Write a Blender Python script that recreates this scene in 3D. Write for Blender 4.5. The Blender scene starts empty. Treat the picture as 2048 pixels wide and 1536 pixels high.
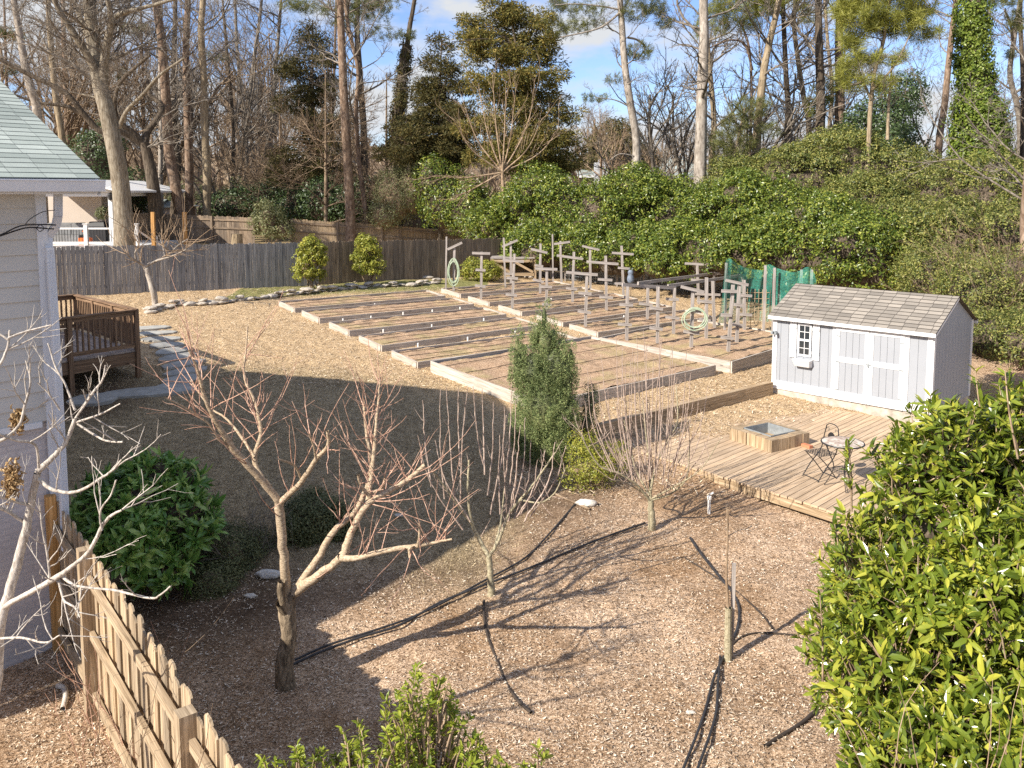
import bpy, math
import numpy as np
from mathutils import Vector, Matrix
R = np.random.default_rng(7)
SC = bpy.context.scene; COL = SC.collection
# ---------------------------------------------------------------- camera, sky, sun
F, PX, HOR, CZ, PITCH = 1700.0, 1024.0, 383.0, 5.55, math.radians(5.5)
PYC = HOR + F*math.tan(PITCH)
cd = bpy.data.cameras.new("camera"); cam = bpy.data.objects.new("camera", cd); COL.objects.link(cam)
cam.location = (0, 0, CZ); cam.rotation_euler = (math.pi/2-PITCH, 0, 0)
cd.sensor_width = 36; cd.lens = 36*F/2048; cd.shift_y = -(768-PYC)/2048
cd.clip_end = 2000; SC.camera = cam
SUNAZ = math.atan2(-.79, -.61); EL = math.radians(34.5)
tosun = Vector((math.sin(SUNAZ)*math.cos(EL), math.cos(SUNAZ)*math.cos(EL), math.sin(EL)))
sd = bpy.data.lights.new("sun", 'SUN'); sd.energy = 5.0; sd.angle = math.radians(.5); sd.color = (1, .93, .82)
so = bpy.data.objects.new("sun", sd); COL.objects.link(so); so.rotation_euler = tosun.to_track_quat('Z', 'Y').to_euler()
W = bpy.data.worlds.new("World"); SC.world = W; W.use_nodes = True
wt = W.node_tree; wn = wt.nodes; wl = wt.links; wn.clear()
def wnode(t, **k):
    n = wn.new(t)
    for a, b in k.items(): setattr(n, a, b)
    return n
out = wnode('ShaderNodeOutputWorld'); bg = wnode('ShaderNodeBackground'); bg2 = wnode('ShaderNodeBackground'); mx = wnode('ShaderNodeMixShader')
sky = wnode('ShaderNodeTexSky', sky_type='NISHITA', sun_disc=False, sun_elevation=EL, sun_rotation=SUNAZ, air_density=1.0, dust_density=.3, ozone_density=2.5)
bg.inputs[1].default_value = .11
tn = wnode('ShaderNodeMixRGB', blend_type='MULTIPLY'); tn.inputs[0].default_value = 1; tn.inputs[2].default_value = (.76, .80, 1.0, 1); wl.new(sky.outputs[0], tn.inputs[1]); wl.new(tn.outputs[0], bg.inputs[0])
bg2.inputs[0].default_value = (.93, .96, 1, 1); bg2.inputs[1].default_value = .47
tc = wnode('ShaderNodeTexCoord'); mp = wnode('ShaderNodeMapping'); mp.inputs['Scale'].default_value = (1.6, 1.6, 4.2); mp.inputs['Location'].default_value = (.35, .1, .22)
ns = wnode('ShaderNodeTexNoise'); ns.inputs['Scale'].default_value = 2.3; ns.inputs['Detail'].default_value = 9; ns.inputs['Roughness'].default_value = .56
rp = wnode('ShaderNodeValToRGB'); rp.color_ramp.elements[0].position = .455; rp.color_ramp.elements[1].position = .57
wl.new(tc.outputs['Generated'], mp.inputs[0]); wl.new(mp.outputs[0], ns.inputs[0]); wl.new(ns.outputs[0], rp.inputs[0])
wl.new(rp.outputs[0], mx.inputs[0]); wl.new(bg.outputs[0], mx.inputs[1]); wl.new(bg2.outputs[0], mx.inputs[2]); wl.new(mx.outputs[0], out.inputs[0])
SC.view_settings.view_transform = 'Standard'; SC.view_settings.look = 'None'; SC.view_settings.gamma = 1
SC.view_settings.exposure = .82
SC.render.engine = 'CYCLES'; SC.cycles.use_denoising = False; SC.cycles.use_adaptive_sampling = False; SC.cycles.max_bounces = 5; SC.cycles.diffuse_bounces = 3
SC.cycles.transparent_max_bounces = 12; SC.cycles.sample_clamp_indirect = 4
# ---------------------------------------------------------------- terrain maths
YS = [-50, 0, 9.5, 14, 18, 21, 28, 34, 40, 70, 170]; ZS = [-.3, -.1, 0, .42, .75, .93, 1.3, 1.6, 1.75, 2.2, 3.6]
def gz(x, y):
    x = np.asarray(x, float); y = np.asarray(y, float)
    return np.interp(y, YS, ZS)-.05*np.clip(x, -18, 12)*np.clip((y-10)/12, 0, 1)
def ray(px, py):
    a = (px-PX)/F; b = -(py-PYC)/F; c, s = math.cos(PITCH), math.sin(PITCH)
    d = np.array([a, c+b*s, -s+b*c]); return d/d[1]
CAM = np.array([0, 0, CZ])
def P(px, py, y): return CAM+ray(px, py)*y
def PZ(px, py, z):
    d = ray(px, py); return CAM+d*(z-CZ)/d[2]
def G(px, py, dz=0.):
    d = ray(px, py); t = np.arange(2, 300, .05); q = CAM+d*t[:, None]
    k = int(np.argmax(q[:, 2] < gz(q[:, 0], q[:, 1])+dz)); t0 = t[max(k-1, 0)]; lo, hi = t0, t0+.05
    for _ in range(14):
        m = (lo+hi)/2; p = CAM+d*m
        if p[2] < gz(p[0], p[1])+dz: hi = m
        else: lo = m
    return CAM+d*hi
def vnoise(x, y, s, seed=0):
    x = np.asarray(x)*s; y = np.asarray(y)*s; xi = np.floor(x).astype(int); yi = np.floor(y).astype(int); fx = x-xi; fy = y-yi
    fx = fx*fx*(3-2*fx); fy = fy*fy*(3-2*fy)
    def h(i, j):
        n = (i*374761393+j*668265263+seed*1442695041) & 0xffffffff; n = ((n ^ (n >> 13))*1274126177) & 0xffffffff
        return ((n ^ (n >> 16)) & 0xffff)/65535.
    return (h(xi, yi)*(1-fx)+h(xi+1, yi)*fx)*(1-fy)+(h(xi, yi+1)*(1-fx)+h(xi+1, yi+1)*fx)*fy
def nrm(a):
    a = np.asarray(a, float); return a/np.maximum(np.linalg.norm(a, axis=-1, keepdims=True), 1e-9)
# ---------------------------------------------------------------- materials
MATS = {}
class NT:
    def __init__(s, name):
        s.m = bpy.data.materials.new(name); s.m.use_nodes = True; s.t = s.m.node_tree; s.n = s.t.nodes; s.l = s.t.links
        s.b = s.n['Principled BSDF']; s.o = s.n['Material Output']
    def N(s, t, **k):
        n = s.n.new(t)
        for a, b in k.items(): setattr(n, a, b)
        return n
    def noise(s, vec, scale, detail=3, rough=.55, dist=0):
        n = s.N('ShaderNodeTexNoise'); n.inputs['Scale'].default_value = scale; n.inputs['Detail'].default_value = detail
        n.inputs['Roughness'].default_value = rough; n.inputs['Distortion'].default_value = dist
        if vec is not None: s.l.new(vec, n.inputs['Vector'])
        return n.outputs['Fac']
    def ramp(s, fac, cols, interp='LINEAR'):
        r = s.N('ShaderNodeValToRGB'); cr = r.color_ramp; cr.interpolation = interp
        while len(cr.elements) < len(cols): cr.elements.new(.5)
        for e, (p, c) in zip(cr.elements, cols):
            e.position = p; e.color = (*c, 1) if len(c) == 3 else c
        s.l.new(fac, r.inputs[0]); return r.outputs[0]
    def mix(s, fac, a, b, mode='MIX'):
        n = s.N('ShaderNodeMixRGB', blend_type=mode)
        for i, v in enumerate((fac, a, b)):
            if isinstance(v, (int, float)): n.inputs[i].default_value = v
            elif isinstance(v, tuple): n.inputs[i].default_value = (*v, 1)
            else: s.l.new(v, n.inputs[i])
        return n.outputs[0]
    def mapping(s, vec, scale=(1, 1, 1), rot=(0, 0, 0)):
        n = s.N('ShaderNodeMapping'); n.inputs['Scale'].default_value = scale; n.inputs['Rotation'].default_value = rot
        s.l.new(vec, n.inputs[0]); return n.outputs[0]
    def obj(s): return s.N('ShaderNodeTexCoord').outputs['Object']
    def uv(s): return s.N('ShaderNodeTexCoord').outputs['UV']
    def pos(s): return s.N('ShaderNodeNewGeometry').outputs['Position']
    def rnd(s): return s.N('ShaderNodeNewGeometry').outputs['Random Per Island']
    def bump(s, h, st=.3, d=.02):
        n = s.N('ShaderNodeBump'); n.inputs['Strength'].default_value = st; n.inputs['Distance'].default_value = d
        s.l.new(h, n.inputs['Height']); s.l.new(n.outputs[0], s.b.inputs['Normal'])
    def col(s, c, rough=.7, spec=.3, metal=0):
        if isinstance(c, tuple): s.b.inputs['Base Color'].default_value = (*c, 1)
        else: s.l.new(c, s.b.inputs['Base Color'])
        s.b.inputs['Roughness'].default_value = rough; s.b.inputs['Specular IOR Level'].default_value = spec; s.b.inputs['Metallic'].default_value = metal
def mleaf(name, cols, rough=.45, tr=.3, spec=.4):
    t = NT(name); c = t.ramp(t.rnd(), [(i/(len(cols)-1), k) for i, k in enumerate(cols)])
    c = t.mix(.5, c, t.ramp(t.noise(t.pos(), 1.1, 3), [(.3, (.62, .66, .6)), (.7, (1.35, 1.3, 1.2))]), 'MULTIPLY')
    t.col(c, rough, spec); tl = t.N('ShaderNodeBsdfTranslucent'); mxs = t.N('ShaderNodeMixShader'); mxs.inputs[0].default_value = tr
    t.l.new(c, tl.inputs[0]); t.l.new(t.b.outputs[0], mxs.inputs[1]); t.l.new(tl.outputs[0], mxs.inputs[2]); t.l.new(mxs.outputs[0], t.o.inputs[0])
    return t.m
def mwood(name, a, b, rough=.8, dark=(.5, .48, .45), tint=.5, knots=True):
    t = NT(name); u = t.uv(); r = t.rnd()
    cmb = t.N('ShaderNodeCombineXYZ'); t.l.new(r, cmb.inputs[2]); ad = t.N('ShaderNodeVectorMath', operation='ADD'); sc = t.N('ShaderNodeVectorMath', operation='SCALE'); sc.inputs[3].default_value = 60
    t.l.new(cmb.outputs[0], sc.inputs[0]); t.l.new(u, ad.inputs[0]); t.l.new(sc.outputs[0], ad.inputs[1])
    g = t.noise(t.mapping(ad.outputs[0], (1.5, 45, 1)), 1.0, 5, .65, .3); g2 = t.noise(t.mapping(ad.outputs[0], (.9, 5, 1)), 1.3, 4, .6)
    c = t.ramp(g, [(.3, tuple(np.array(a)*np.array(dark))), (.48, a), (.7, b)])
    c = t.mix(.55, c, t.ramp(g2, [(.3, (.6, .58, .56)), (.65, (1.2, 1.2, 1.2))]), 'MULTIPLY')
    c = t.mix(tint, c, t.ramp(r, [(0, (.62, .62, .64)), (.5, (1, .97, .94)), (1, (1.3, 1.22, 1.12))]), 'MULTIPLY')
    if knots:
        v = t.N('ShaderNodeTexVoronoi'); v.inputs['Scale'].default_value = 1.0; t.l.new(t.mapping(ad.outputs[0], (1.6, 7, 1)), v.inputs['Vector'])
        c = t.mix(t.ramp(v.outputs['Distance'], [(.05, (1, 1, 1)), (.13, (0, 0, 0))]), c, tuple(np.array(a)*.25))
    t.col(c, rough, .2); t.bump(g, .5, .004); return t.m
def mplain(name, c, rough=.6, spec=.3, metal=0, var=.25, scale=6, bump=0):
    t = NT(name); n = t.noise(t.obj(), scale, 5, .6)
    cc = t.ramp(n, [(.25, tuple(np.array(c)*(1-var))), (.75, tuple(np.clip(np.array(c)*(1+var), 0, 1)))])
    t.col(cc, rough, spec, metal)
    if bump: t.bump(n, bump, .01)
    return t.m
def mbark(name, a, b, sc=(14, 14, 2.2), st=.7, moss=None, blot=None):
    t = NT(name); p = t.pos(); n = t.noise(t.mapping(p, sc), 1, 6, .65, .6); n2 = t.noise(p, .9, 3)
    c = t.ramp(n, [(.3, tuple(np.array(a)*.45)), (.45, a), (.68, b)])
    c = t.mix(.5, c, t.ramp(n2, [(.3, (.65, .63, .6)), (.7, (1.2, 1.2, 1.2))]), 'MULTIPLY')
    if moss: c = t.mix(t.ramp(t.noise(p, 3.1, 4), [(.5, (0, 0, 0)), (.65, (.8, .8, .8))]), c, moss)
    t.col(c, .9, .15); t.bump(n, st, .03); return t.m
M = {}
M['bark_oak'] = mbark('bark_oak', (.20, .165, .12), (.38, .34, .27))
M['bark_dark'] = mbark('bark_dark', (.075, .058, .042), (.19, .15, .11))
M['bark_pine'] = mbark('bark_pine', (.17, .115, .08), (.36, .27, .20), (9, 9, 3))
M['bark_tan'] = mbark('bark_tan', (.24, .185, .12), (.42, .34, .23))
M['bark_pale'] = mbark('bark_pale', (.28, .24, .2), (.48, .43, .37), (8, 8, 3))
M['twig'] = mbark('twig_brown', (.19, .135, .09), (.34, .26, .18), (5, 5, 5), .2)
M['twigtan'] = mbark('twig_tan', (.27, .19, .125), (.46, .35, .24), (5, 5, 5), .2)
M['twiggrey'] = mbark('twig_grey', (.16, .135, .11), (.33, .29, .24), (5, 5, 5), .2)
M['fig'] = mbark('fig_bark', (.42, .37, .32), (.68, .63, .56), (40, 40, 15), .3)
M['peach'] = mbark('peach_bark', (.36, .27, .18), (.62, .5, .36), (30, 30, 60), .35)
M['peachold'] = mbark('peach_old_bark', (.17, .13, .09), (.42, .33, .23), (25, 25, 8), .9)
M['peachtwig'] = mbark('peach_twig', (.42, .24, .17), (.70, .50, .38), (20, 20, 20), .1)
M['apple'] = mbark('apple_bark', (.30, .26, .17), (.5, .45, .32), (40, 40, 40), .3)
M['appletwig'] = mbark('apple_twig', (.36, .27, .22), (.6, .48, .4), (20, 20, 20), .1)
M['grey_wood'] = mwood('weathered_grey_wood', (.34, .31, .29), (.52, .48, .45), knots=False)
M['fence_grey'] = mwood('weathered_fence_wood', (.18, .18, .19), (.34, .34, .35), tint=.75)
M['fence_brown'] = mwood('brown_fence_wood', (.22, .17, .125), (.38, .31, .24), tint=.8)
M['fence_tan'] = mwood('tan_fence_wood', (.32, .25, .17), (.56, .46, .33), tint=.95)
M['bed_wood'] = mwood('bed_board_wood', (.46, .41, .355), (.66, .60, .53), tint=.4)
M['timber'] = mwood('timber_wood', (.34, .25, .155), (.55, .44, .31), tint=.4)
M['new_post'] = mwood('new_post_wood', (.45, .25, .09), (.7, .44, .2))
M['rail_wood'] = mwood('deck_rail_wood', (.20, .125, .078), (.40, .27, .17), tint=.3)
M['deckfloor_wood'] = mwood('pink_deck_floor', (.34, .28, .24), (.5, .42, .36), tint=.3)
M['deck_wood'] = mwood('patio_board_wood', (.48, .355, .235), (.60, .465, .33), tint=.3, dark=(.78, .75, .72), knots=False)
M['white'] = mplain('white_paint', (.66, .66, .66), .5, .3, var=.06, scale=3)
M['trim'] = mplain('white_trim', (.62, .65, .70), .45, .4, var=.08, scale=2.5)
M['shed_grey'] = mplain('shed_wall_paint', (.30, .315, .34), .6, .25, var=.05, scale=2)
M['siding'] = mplain('pale_siding', (.50, .495, .475), .6, .25, var=.05, scale=1.5)
M['tan_wall'] = mplain('neighbour_wall', (.50, .43, .37), .7, .2, var=.06, scale=2)
M['black'] = mplain('black_metal', (.02, .02, .022), .45, .5, var=.2)
M['pipe'] = mplain('black_pipe', (.035, .034, .036), .5, .4, var=.5, scale=9)
M['drip'] = mplain('drip_line', (.05, .038, .03), .7, .3, var=.4)
M['pvc'] = mplain('white_pvc', (.78, .77, .74), .5, .4, var=.12, scale=20)
M['hose'] = mplain('pale_green_hose', (.42, .5, .36), .5, .4, var=.15, scale=14)
M['stone'] = mplain('pale_stone', (.42, .37, .31), .9, .2, var=.45, scale=5, bump=.8)
M['slate'] = mplain('path_stone', (.36, .35, .32), .85, .2, var=.3, scale=4, bump=.5)
M['rock'] = mplain('white_rock', (.6, .56, .5), .85, .2, var=.35, scale=7, bump=.8)
M['galv'] = mplain('galvanised_metal', (.26, .28, .29), .6, .4, metal=.2, var=.3, scale=14)
M['orange'] = mplain('orange_plastic', (.8, .16, .03), .5, .4)
M['cushion'] = mplain('grey_cushion', (.2, .2, .2), .9, .1)
M['brick_red'] = mplain('red_brick', (.5, .2, .11), .85, .2, var=.25, scale=30)
M['owl'] = mplain('decoy_paint', (.16, .19, .24), .8, .2, var=.5, scale=12)
M['dry'] = mleaf('dry_leaf', [(.22, .13, .06), (.45, .3, .15), (.62, .45, .25)], .7, .2)
M['chimney'] = mplain('pale_painted_brick', (.5, .52, .54), .8, .2, var=.15)
def mbrick(name, c1, c2, mortar, sx, sy, off=.5, ms=.015, bs=.6, rough=.85):
    t = NT(name); b = t.N('ShaderNodeTexBrick'); b.inputs['Scale'].default_value = 1; b.inputs['Brick Width'].default_value = sx; b.inputs['Row Height'].default_value = sy
    b.inputs['Mortar Size'].default_value = ms; b.inputs['Color1'].default_value = (*c1, 1); b.inputs['Color2'].default_value = (*c2, 1); b.inputs['Mortar'].default_value = (*mortar, 1)
    b.offset = off; b.inputs['Mortar Smooth'].default_value = .1; u = t.uv(); t.l.new(u, b.inputs['Vector'])
    n = t.noise(u, 1.3, 5, .6); n3 = t.noise(u, 90, 2)
    c = t.mix(.5, b.outputs['Color'], t.ramp(n, [(.3, (.7, .7, .7)), (.7, (1.25, 1.22, 1.2))]), 'MULTIPLY')
    c = t.mix(.45, c, t.ramp(n3, [(.3, (.6, .6, .6)), (.7, (1.35, 1.35, 1.35))]), 'MULTIPLY')
    t.col(c, rough, .2); t.bump(b.outputs['Fac'], -bs, .01); return t.m
M['brick_white'] = mbrick('whitewashed_brick', (.52, .50, .515), (.49, .47, .485), (.46, .44, .455), .21, .075, bs=.5)
M['shingle'] = mbrick('green_grey_shingle', (.27, .31, .285), (.40, .445, .41), (.17, .19, .18), .34, .145, ms=.004)
M['shingle_tan'] = mbrick('brown_grey_shingle', (.20, .18, .155), (.33, .295, .25), (.09, .08, .07), .3, .145, ms=.007)
def glassmat():
    t = NT('window_glass'); t.col((.03, .035, .04), .08, .8); return t.m
M['glass'] = glassmat()
def netmat():
    t = NT('green_netting'); u = t.uv(); c = t.ramp(t.noise(t.pos(), 3, 3), [(.3, (.02, .20, .15)), (.7, (.08, .36, .27))]); t.col(c, .7, .2)
    ck = t.N('ShaderNodeTexNoise'); ck.inputs['Scale'].default_value = 16; ck.inputs['Detail'].default_value = 4; t.l.new(t.mapping(u, (1, 1, 1)), ck.inputs['Vector'])
    tr = t.N('ShaderNodeBsdfTransparent'); ms = t.N('ShaderNodeMixShader'); f = t.ramp(ck.outputs['Fac'], [(.35, (.25, .25, .25)), (.65, (.62, .62, .62))])
    t.l.new(f, ms.inputs[0]); t.l.new(tr.outputs[0], ms.inputs[1]); t.l.new(t.b.outputs[0], ms.inputs[2]); t.l.new(ms.outputs[0], t.o.inputs[0]); return t.m
M['net'] = netmat()
def mosaic():
    t = NT('mosaic_tabletop'); v = t.N('ShaderNodeTexVoronoi'); v.inputs['Scale'].default_value = 22; t.l.new(t.obj(), v.inputs['Vector'])
    c = t.ramp(v.outputs['Color'], [(.1, (.35, .25, .19)), (.4, (.55, .48, .4)), (.8, (.68, .63, .55))]); c = t.mix(t.ramp(t.noise(t.obj(), 6, 4), [(.42, (0, 0, 0)), (.6, (.8, .8, .8))]), c, (.34, .25, .2)); t.col(c, .6, .3); return t.m
M['mosaic'] = mosaic()
def groundmat():
    t = NT('ground_soil_mulch'); p = t.pos(); at = t.N('ShaderNodeAttribute', attribute_name='zone'); sp = t.N('ShaderNodeSeparateColor'); t.l.new(at.outputs['Color'], sp.inputs[0])
    n1 = t.noise(p, .55, 5, .6); n2 = t.noise(p, 6, 6, .7); n3 = t.noise(p, 38, 5, .75, 1.2); v = t.N('ShaderNodeTexVoronoi'); v.inputs['Scale'].default_value = 32
    t.l.new(t.mapping(p, (1, 1.7, 1)), v.inputs['Vector'])
    mul = t.ramp(n3, [(.38, (.12, .08, .05)), (.47, (.42, .31, .21)), (.54, (.68, .54, .40)), (.64, (.92, .80, .65))])
    mul = t.mix(.5, mul, t.ramp(v.outputs['Color'], [(.1, (.55, .52, .5)), (.8, (1.35, 1.3, 1.25))]), 'MULTIPLY')
    mul = t.mix(.7, mul, t.ramp(n2, [(.3, (.66, .58, .5)), (.6, (1.1, 1.08, 1.05))]), 'MULTIPLY')
    mul = t.mix(.9, mul, t.ramp(n1, [(.36, (.68, .58, .48)), (.6, (1.14, 1.1, 1.08))]), 'MULTIPLY')
    straw = t.ramp(n3, [(.38, (.12, .08, .045)), (.46, (.44, .31, .175)), (.54, (.71, .53, .33)), (.66, (.92, .76, .54))]); straw = t.mix(.6, straw, t.ramp(n2, [(.3, (.62, .55, .48)), (.6, (1.12, 1.1, 1.05))]), 'MULTIPLY')
    lawn = t.ramp(n3, [(.38, (.085, .065, .035)), (.5, (.33, .26, .16)), (.60, (.64, .53, .36))]); lawn = t.mix(.8, lawn, t.ramp(n2, [(.3, (.5, .46, .42)), (.65, (1.25, 1.2, 1.15))]), 'MULTIPLY')
    green = t.ramp(n2, [(.35, (.10, .12, .035)), (.6, (.28, .27, .10))])
    dirt = t.ramp(n2, [(.3, (.055, .035, .022)), (.7, (.15, .095, .06))])
    c = t.mix(sp.outputs[0], mul, straw); c = t.mix(sp.outputs[1], c, lawn)
    c = t.mix(sp.outputs[2], c, dirt); c = t.mix(at.outputs['Alpha'], c, green)
    t.col(c, .95, .1); ad = t.N('ShaderNodeMath', operation='ADD'); t.l.new(n3, ad.inputs[0]); t.l.new(n2, ad.inputs[1]); t.bump(ad.outputs[0], .9, .03); return t.m
def soilmat():
    t = NT('bed_soil'); p = t.pos(); n2 = t.noise(p, 5, 5, .65); n3 = t.noise(p, 34, 5, .7); n1 = t.noise(p, 1.2, 3)
    c = t.ramp(n3, [(.33, (.17, .105, .065)), (.48, (.42, .28, .18)), (.66, (.68, .52, .36))])
    c = t.mix(t.ramp(n1, [(.5, (0, 0, 0)), (.65, (.5, .5, .5))]), c, (.38, .33, .15)); c = t.mix(.6, c, t.ramp(n2, [(.3, (.6, .55, .5)), (.65, (1.2, 1.2, 1.2))]), 'MULTIPLY')
    t.col(c, .95, .1); t.bump(n3, .8, .03); return t.m
M['soil'] = soilmat()
def mchip(name, cols):
    t = NT(name); t.col(t.ramp(t.rnd(), [(i/(len(cols)-1), k) for i, k in enumerate(cols)]), .85, .2); return t.m
M['chips'] = mchip('wood_chips', [(.11, .075, .045), (.27, .19, .125), (.48, .36, .25), (.66, .53, .39), (.86, .76, .62)])
M['straw'] = mchip('straw_bits', [(.13, .085, .05), (.36, .25, .15), (.58, .43, .28), (.85, .72, .54)])
M['blade'] = mchip('dry_grass', [(.24, .18, .085), (.5, .40, .24), (.76, .65, .46)])
L = {}
L['hedge'] = mleaf('hedge_leaf', [(.045, .075, .013), (.10, .15, .024), (.19, .245, .038), (.36, .37, .065)], .35, .3, .5)
L['mound'] = mleaf('mound_leaf', [(.055, .08, .022), (.13, .16, .038), (.24, .25, .06), (.38, .35, .11)], .45, .3)
L['ever'] = mleaf('evergreen_leaf', [(.03, .055, .018), (.06, .10, .03), (.10, .14, .05)], .4, .2, .5)
L['olive'] = mleaf('olive_leaf', [(.14, .155, .06), (.23, .24, .11), (.36, .35, .19)], .5, .35)
L['cedar'] = mleaf('cedar_spray', [(.085, .095, .03), (.17, .155, .045), (.33, .245, .07)], .6, .25, .2)
L['cedardark'] = mleaf('dark_cedar_spray', [(.05, .055, .02), (.10, .09, .035), (.17, .13, .045)], .6, .25, .2)
L['pine'] = mleaf('pine_needles', [(.16, .18, .03), (.30, .31, .06), (.44, .42, .11)], .5, .35)
L['pinedull'] = mleaf('dull_pine_needles', [(.08, .10, .03), (.16, .17, .05), (.26, .25, .09)], .5, .3)
L['ivy'] = mleaf('ivy_leaf', [(.07, .11, .015), (.15, .21, .03), (.26, .31, .055)], .4, .3)
L['magnolia'] = mleaf('laurel_leaf', [(.06, .095, .012), (.13, .18, .02), (.23, .28, .033), (.48, .47, .065), (.20, .26, .035), (.14, .19, .022)], .22, .35, .6)
L['privet'] = mleaf('privet_leaf', [(.14, .20, .02), (.28, .34, .04), (.44, .46, .07)], .35, .4)
L['aucuba'] = mleaf('aucuba_leaf', [(.09, .18, .04), (.16, .32, .07), (.28, .44, .11), (.46, .58, .17)], .25, .25, .6)
L['juniper'] = mleaf('juniper_foliage', [(.12, .165, .065), (.23, .29, .12), (.42, .45, .20)], .6, .25, .2)
L['yellowgreen'] = mleaf('yellow_green_leaf', [(.16, .19, .03), (.30, .32, .05), (.46, .42, .08)], .4, .35)
L['dull'] = mleaf('dull_shrub_leaf', [(.07, .09, .035), (.14, .155, .065), (.23, .235, .11)], .5, .25)
L['haze'] = mleaf('far_twig_mass', [(.16, .13, .10), (.27, .22, .17), (.36, .30, .24)], .8, .1, .1)
L['red'] = mleaf('red_leaf', [(.5, .12, .04), (.62, .28, .06)], .4, .3)
# ---------------------------------------------------------------- mesh helpers
def mkmesh(name, V, faces, mats, uv=None, midx=None, smooth=False):
    """faces: list of int arrays (n,k)"""
    me = bpy.data.meshes.new(name); V = np.ascontiguousarray(V, dtype=np.float32)
    me.vertices.add(len(V)); me.vertices.foreach_set('co', V.ravel())
    faces = [np.asarray(f) for f in faces if len(f)]
    nl = sum(f.size for f in faces); npz = sum(len(f) for f in faces)
    lv = np.concatenate([f.ravel() for f in faces]).astype(np.int32); tot = np.concatenate([np.full(len(f), f.shape[1]) for f in faces]).astype(np.int32)
    st = np.concatenate([[0], np.cumsum(tot)[:-1]]).astype(np.int32)
    me.loops.add(nl); me.loops.foreach_set('vertex_index', lv); me.polygons.add(npz); me.polygons.foreach_set('loop_start', st); me.polygons.foreach_set('loop_total', tot)
    if midx is not None: me.polygons.foreach_set('material_index', np.asarray(midx, dtype=np.int32))
    if uv is not None:
        ul = me.uv_layers.new(name='UVMap'); ul.data.foreach_set('uv', np.asarray(uv, dtype=np.float32).ravel())
    me.polygons.foreach_set('use_smooth', np.full(npz, smooth))
    me.update(calc_edges=True); me.validate()
    for m in (mats if isinstance(mats, (list, tuple)) else [mats]): me.materials.append(m)
    return me
def link(name, me, parent=None):
    o = bpy.data.objects.new(name, me); COL.objects.link(o); ORG[o.name] = (0, 0, 0)
    if parent is not None:
        g = ORG[parent.name]; o.parent = parent; ORG[o.name] = g
        if me is not None: me.transform(Matrix.Translation((-g[0], -g[1], -g[2])))
    return o
ORG = {}
def tag(o, label, cat=None, group=None, kind=None):
    if label: o['label'] = label
    if cat: o['category'] = cat
    if group: o['group'] = group
    if kind: o['kind'] = kind
    return o
def thing(name, label, cat, loc, group=None):
    o = bpy.data.objects.new(name, None); COL.objects.link(o); o.location = [float(v) for v in loc]; o.empty_display_size = .2
    ORG[o.name] = tuple(o.location); return tag(o, label, cat, group)
def dup(root, loc, rz=0., sc=1., label=None, group=None):
    r = root.copy(); COL.objects.link(r); r.location = loc; r.rotation_euler = (0, 0, rz); r.scale = (sc, sc, sc)
    if label: r['label'] = label
    if group: r['group'] = group
    for ch in root.children:
        c = ch.copy(); COL.objects.link(c); c.parent = r
        for g in ch.children:
            d = g.copy(); COL.objects.link(d); d.parent = c
    return r
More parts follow.
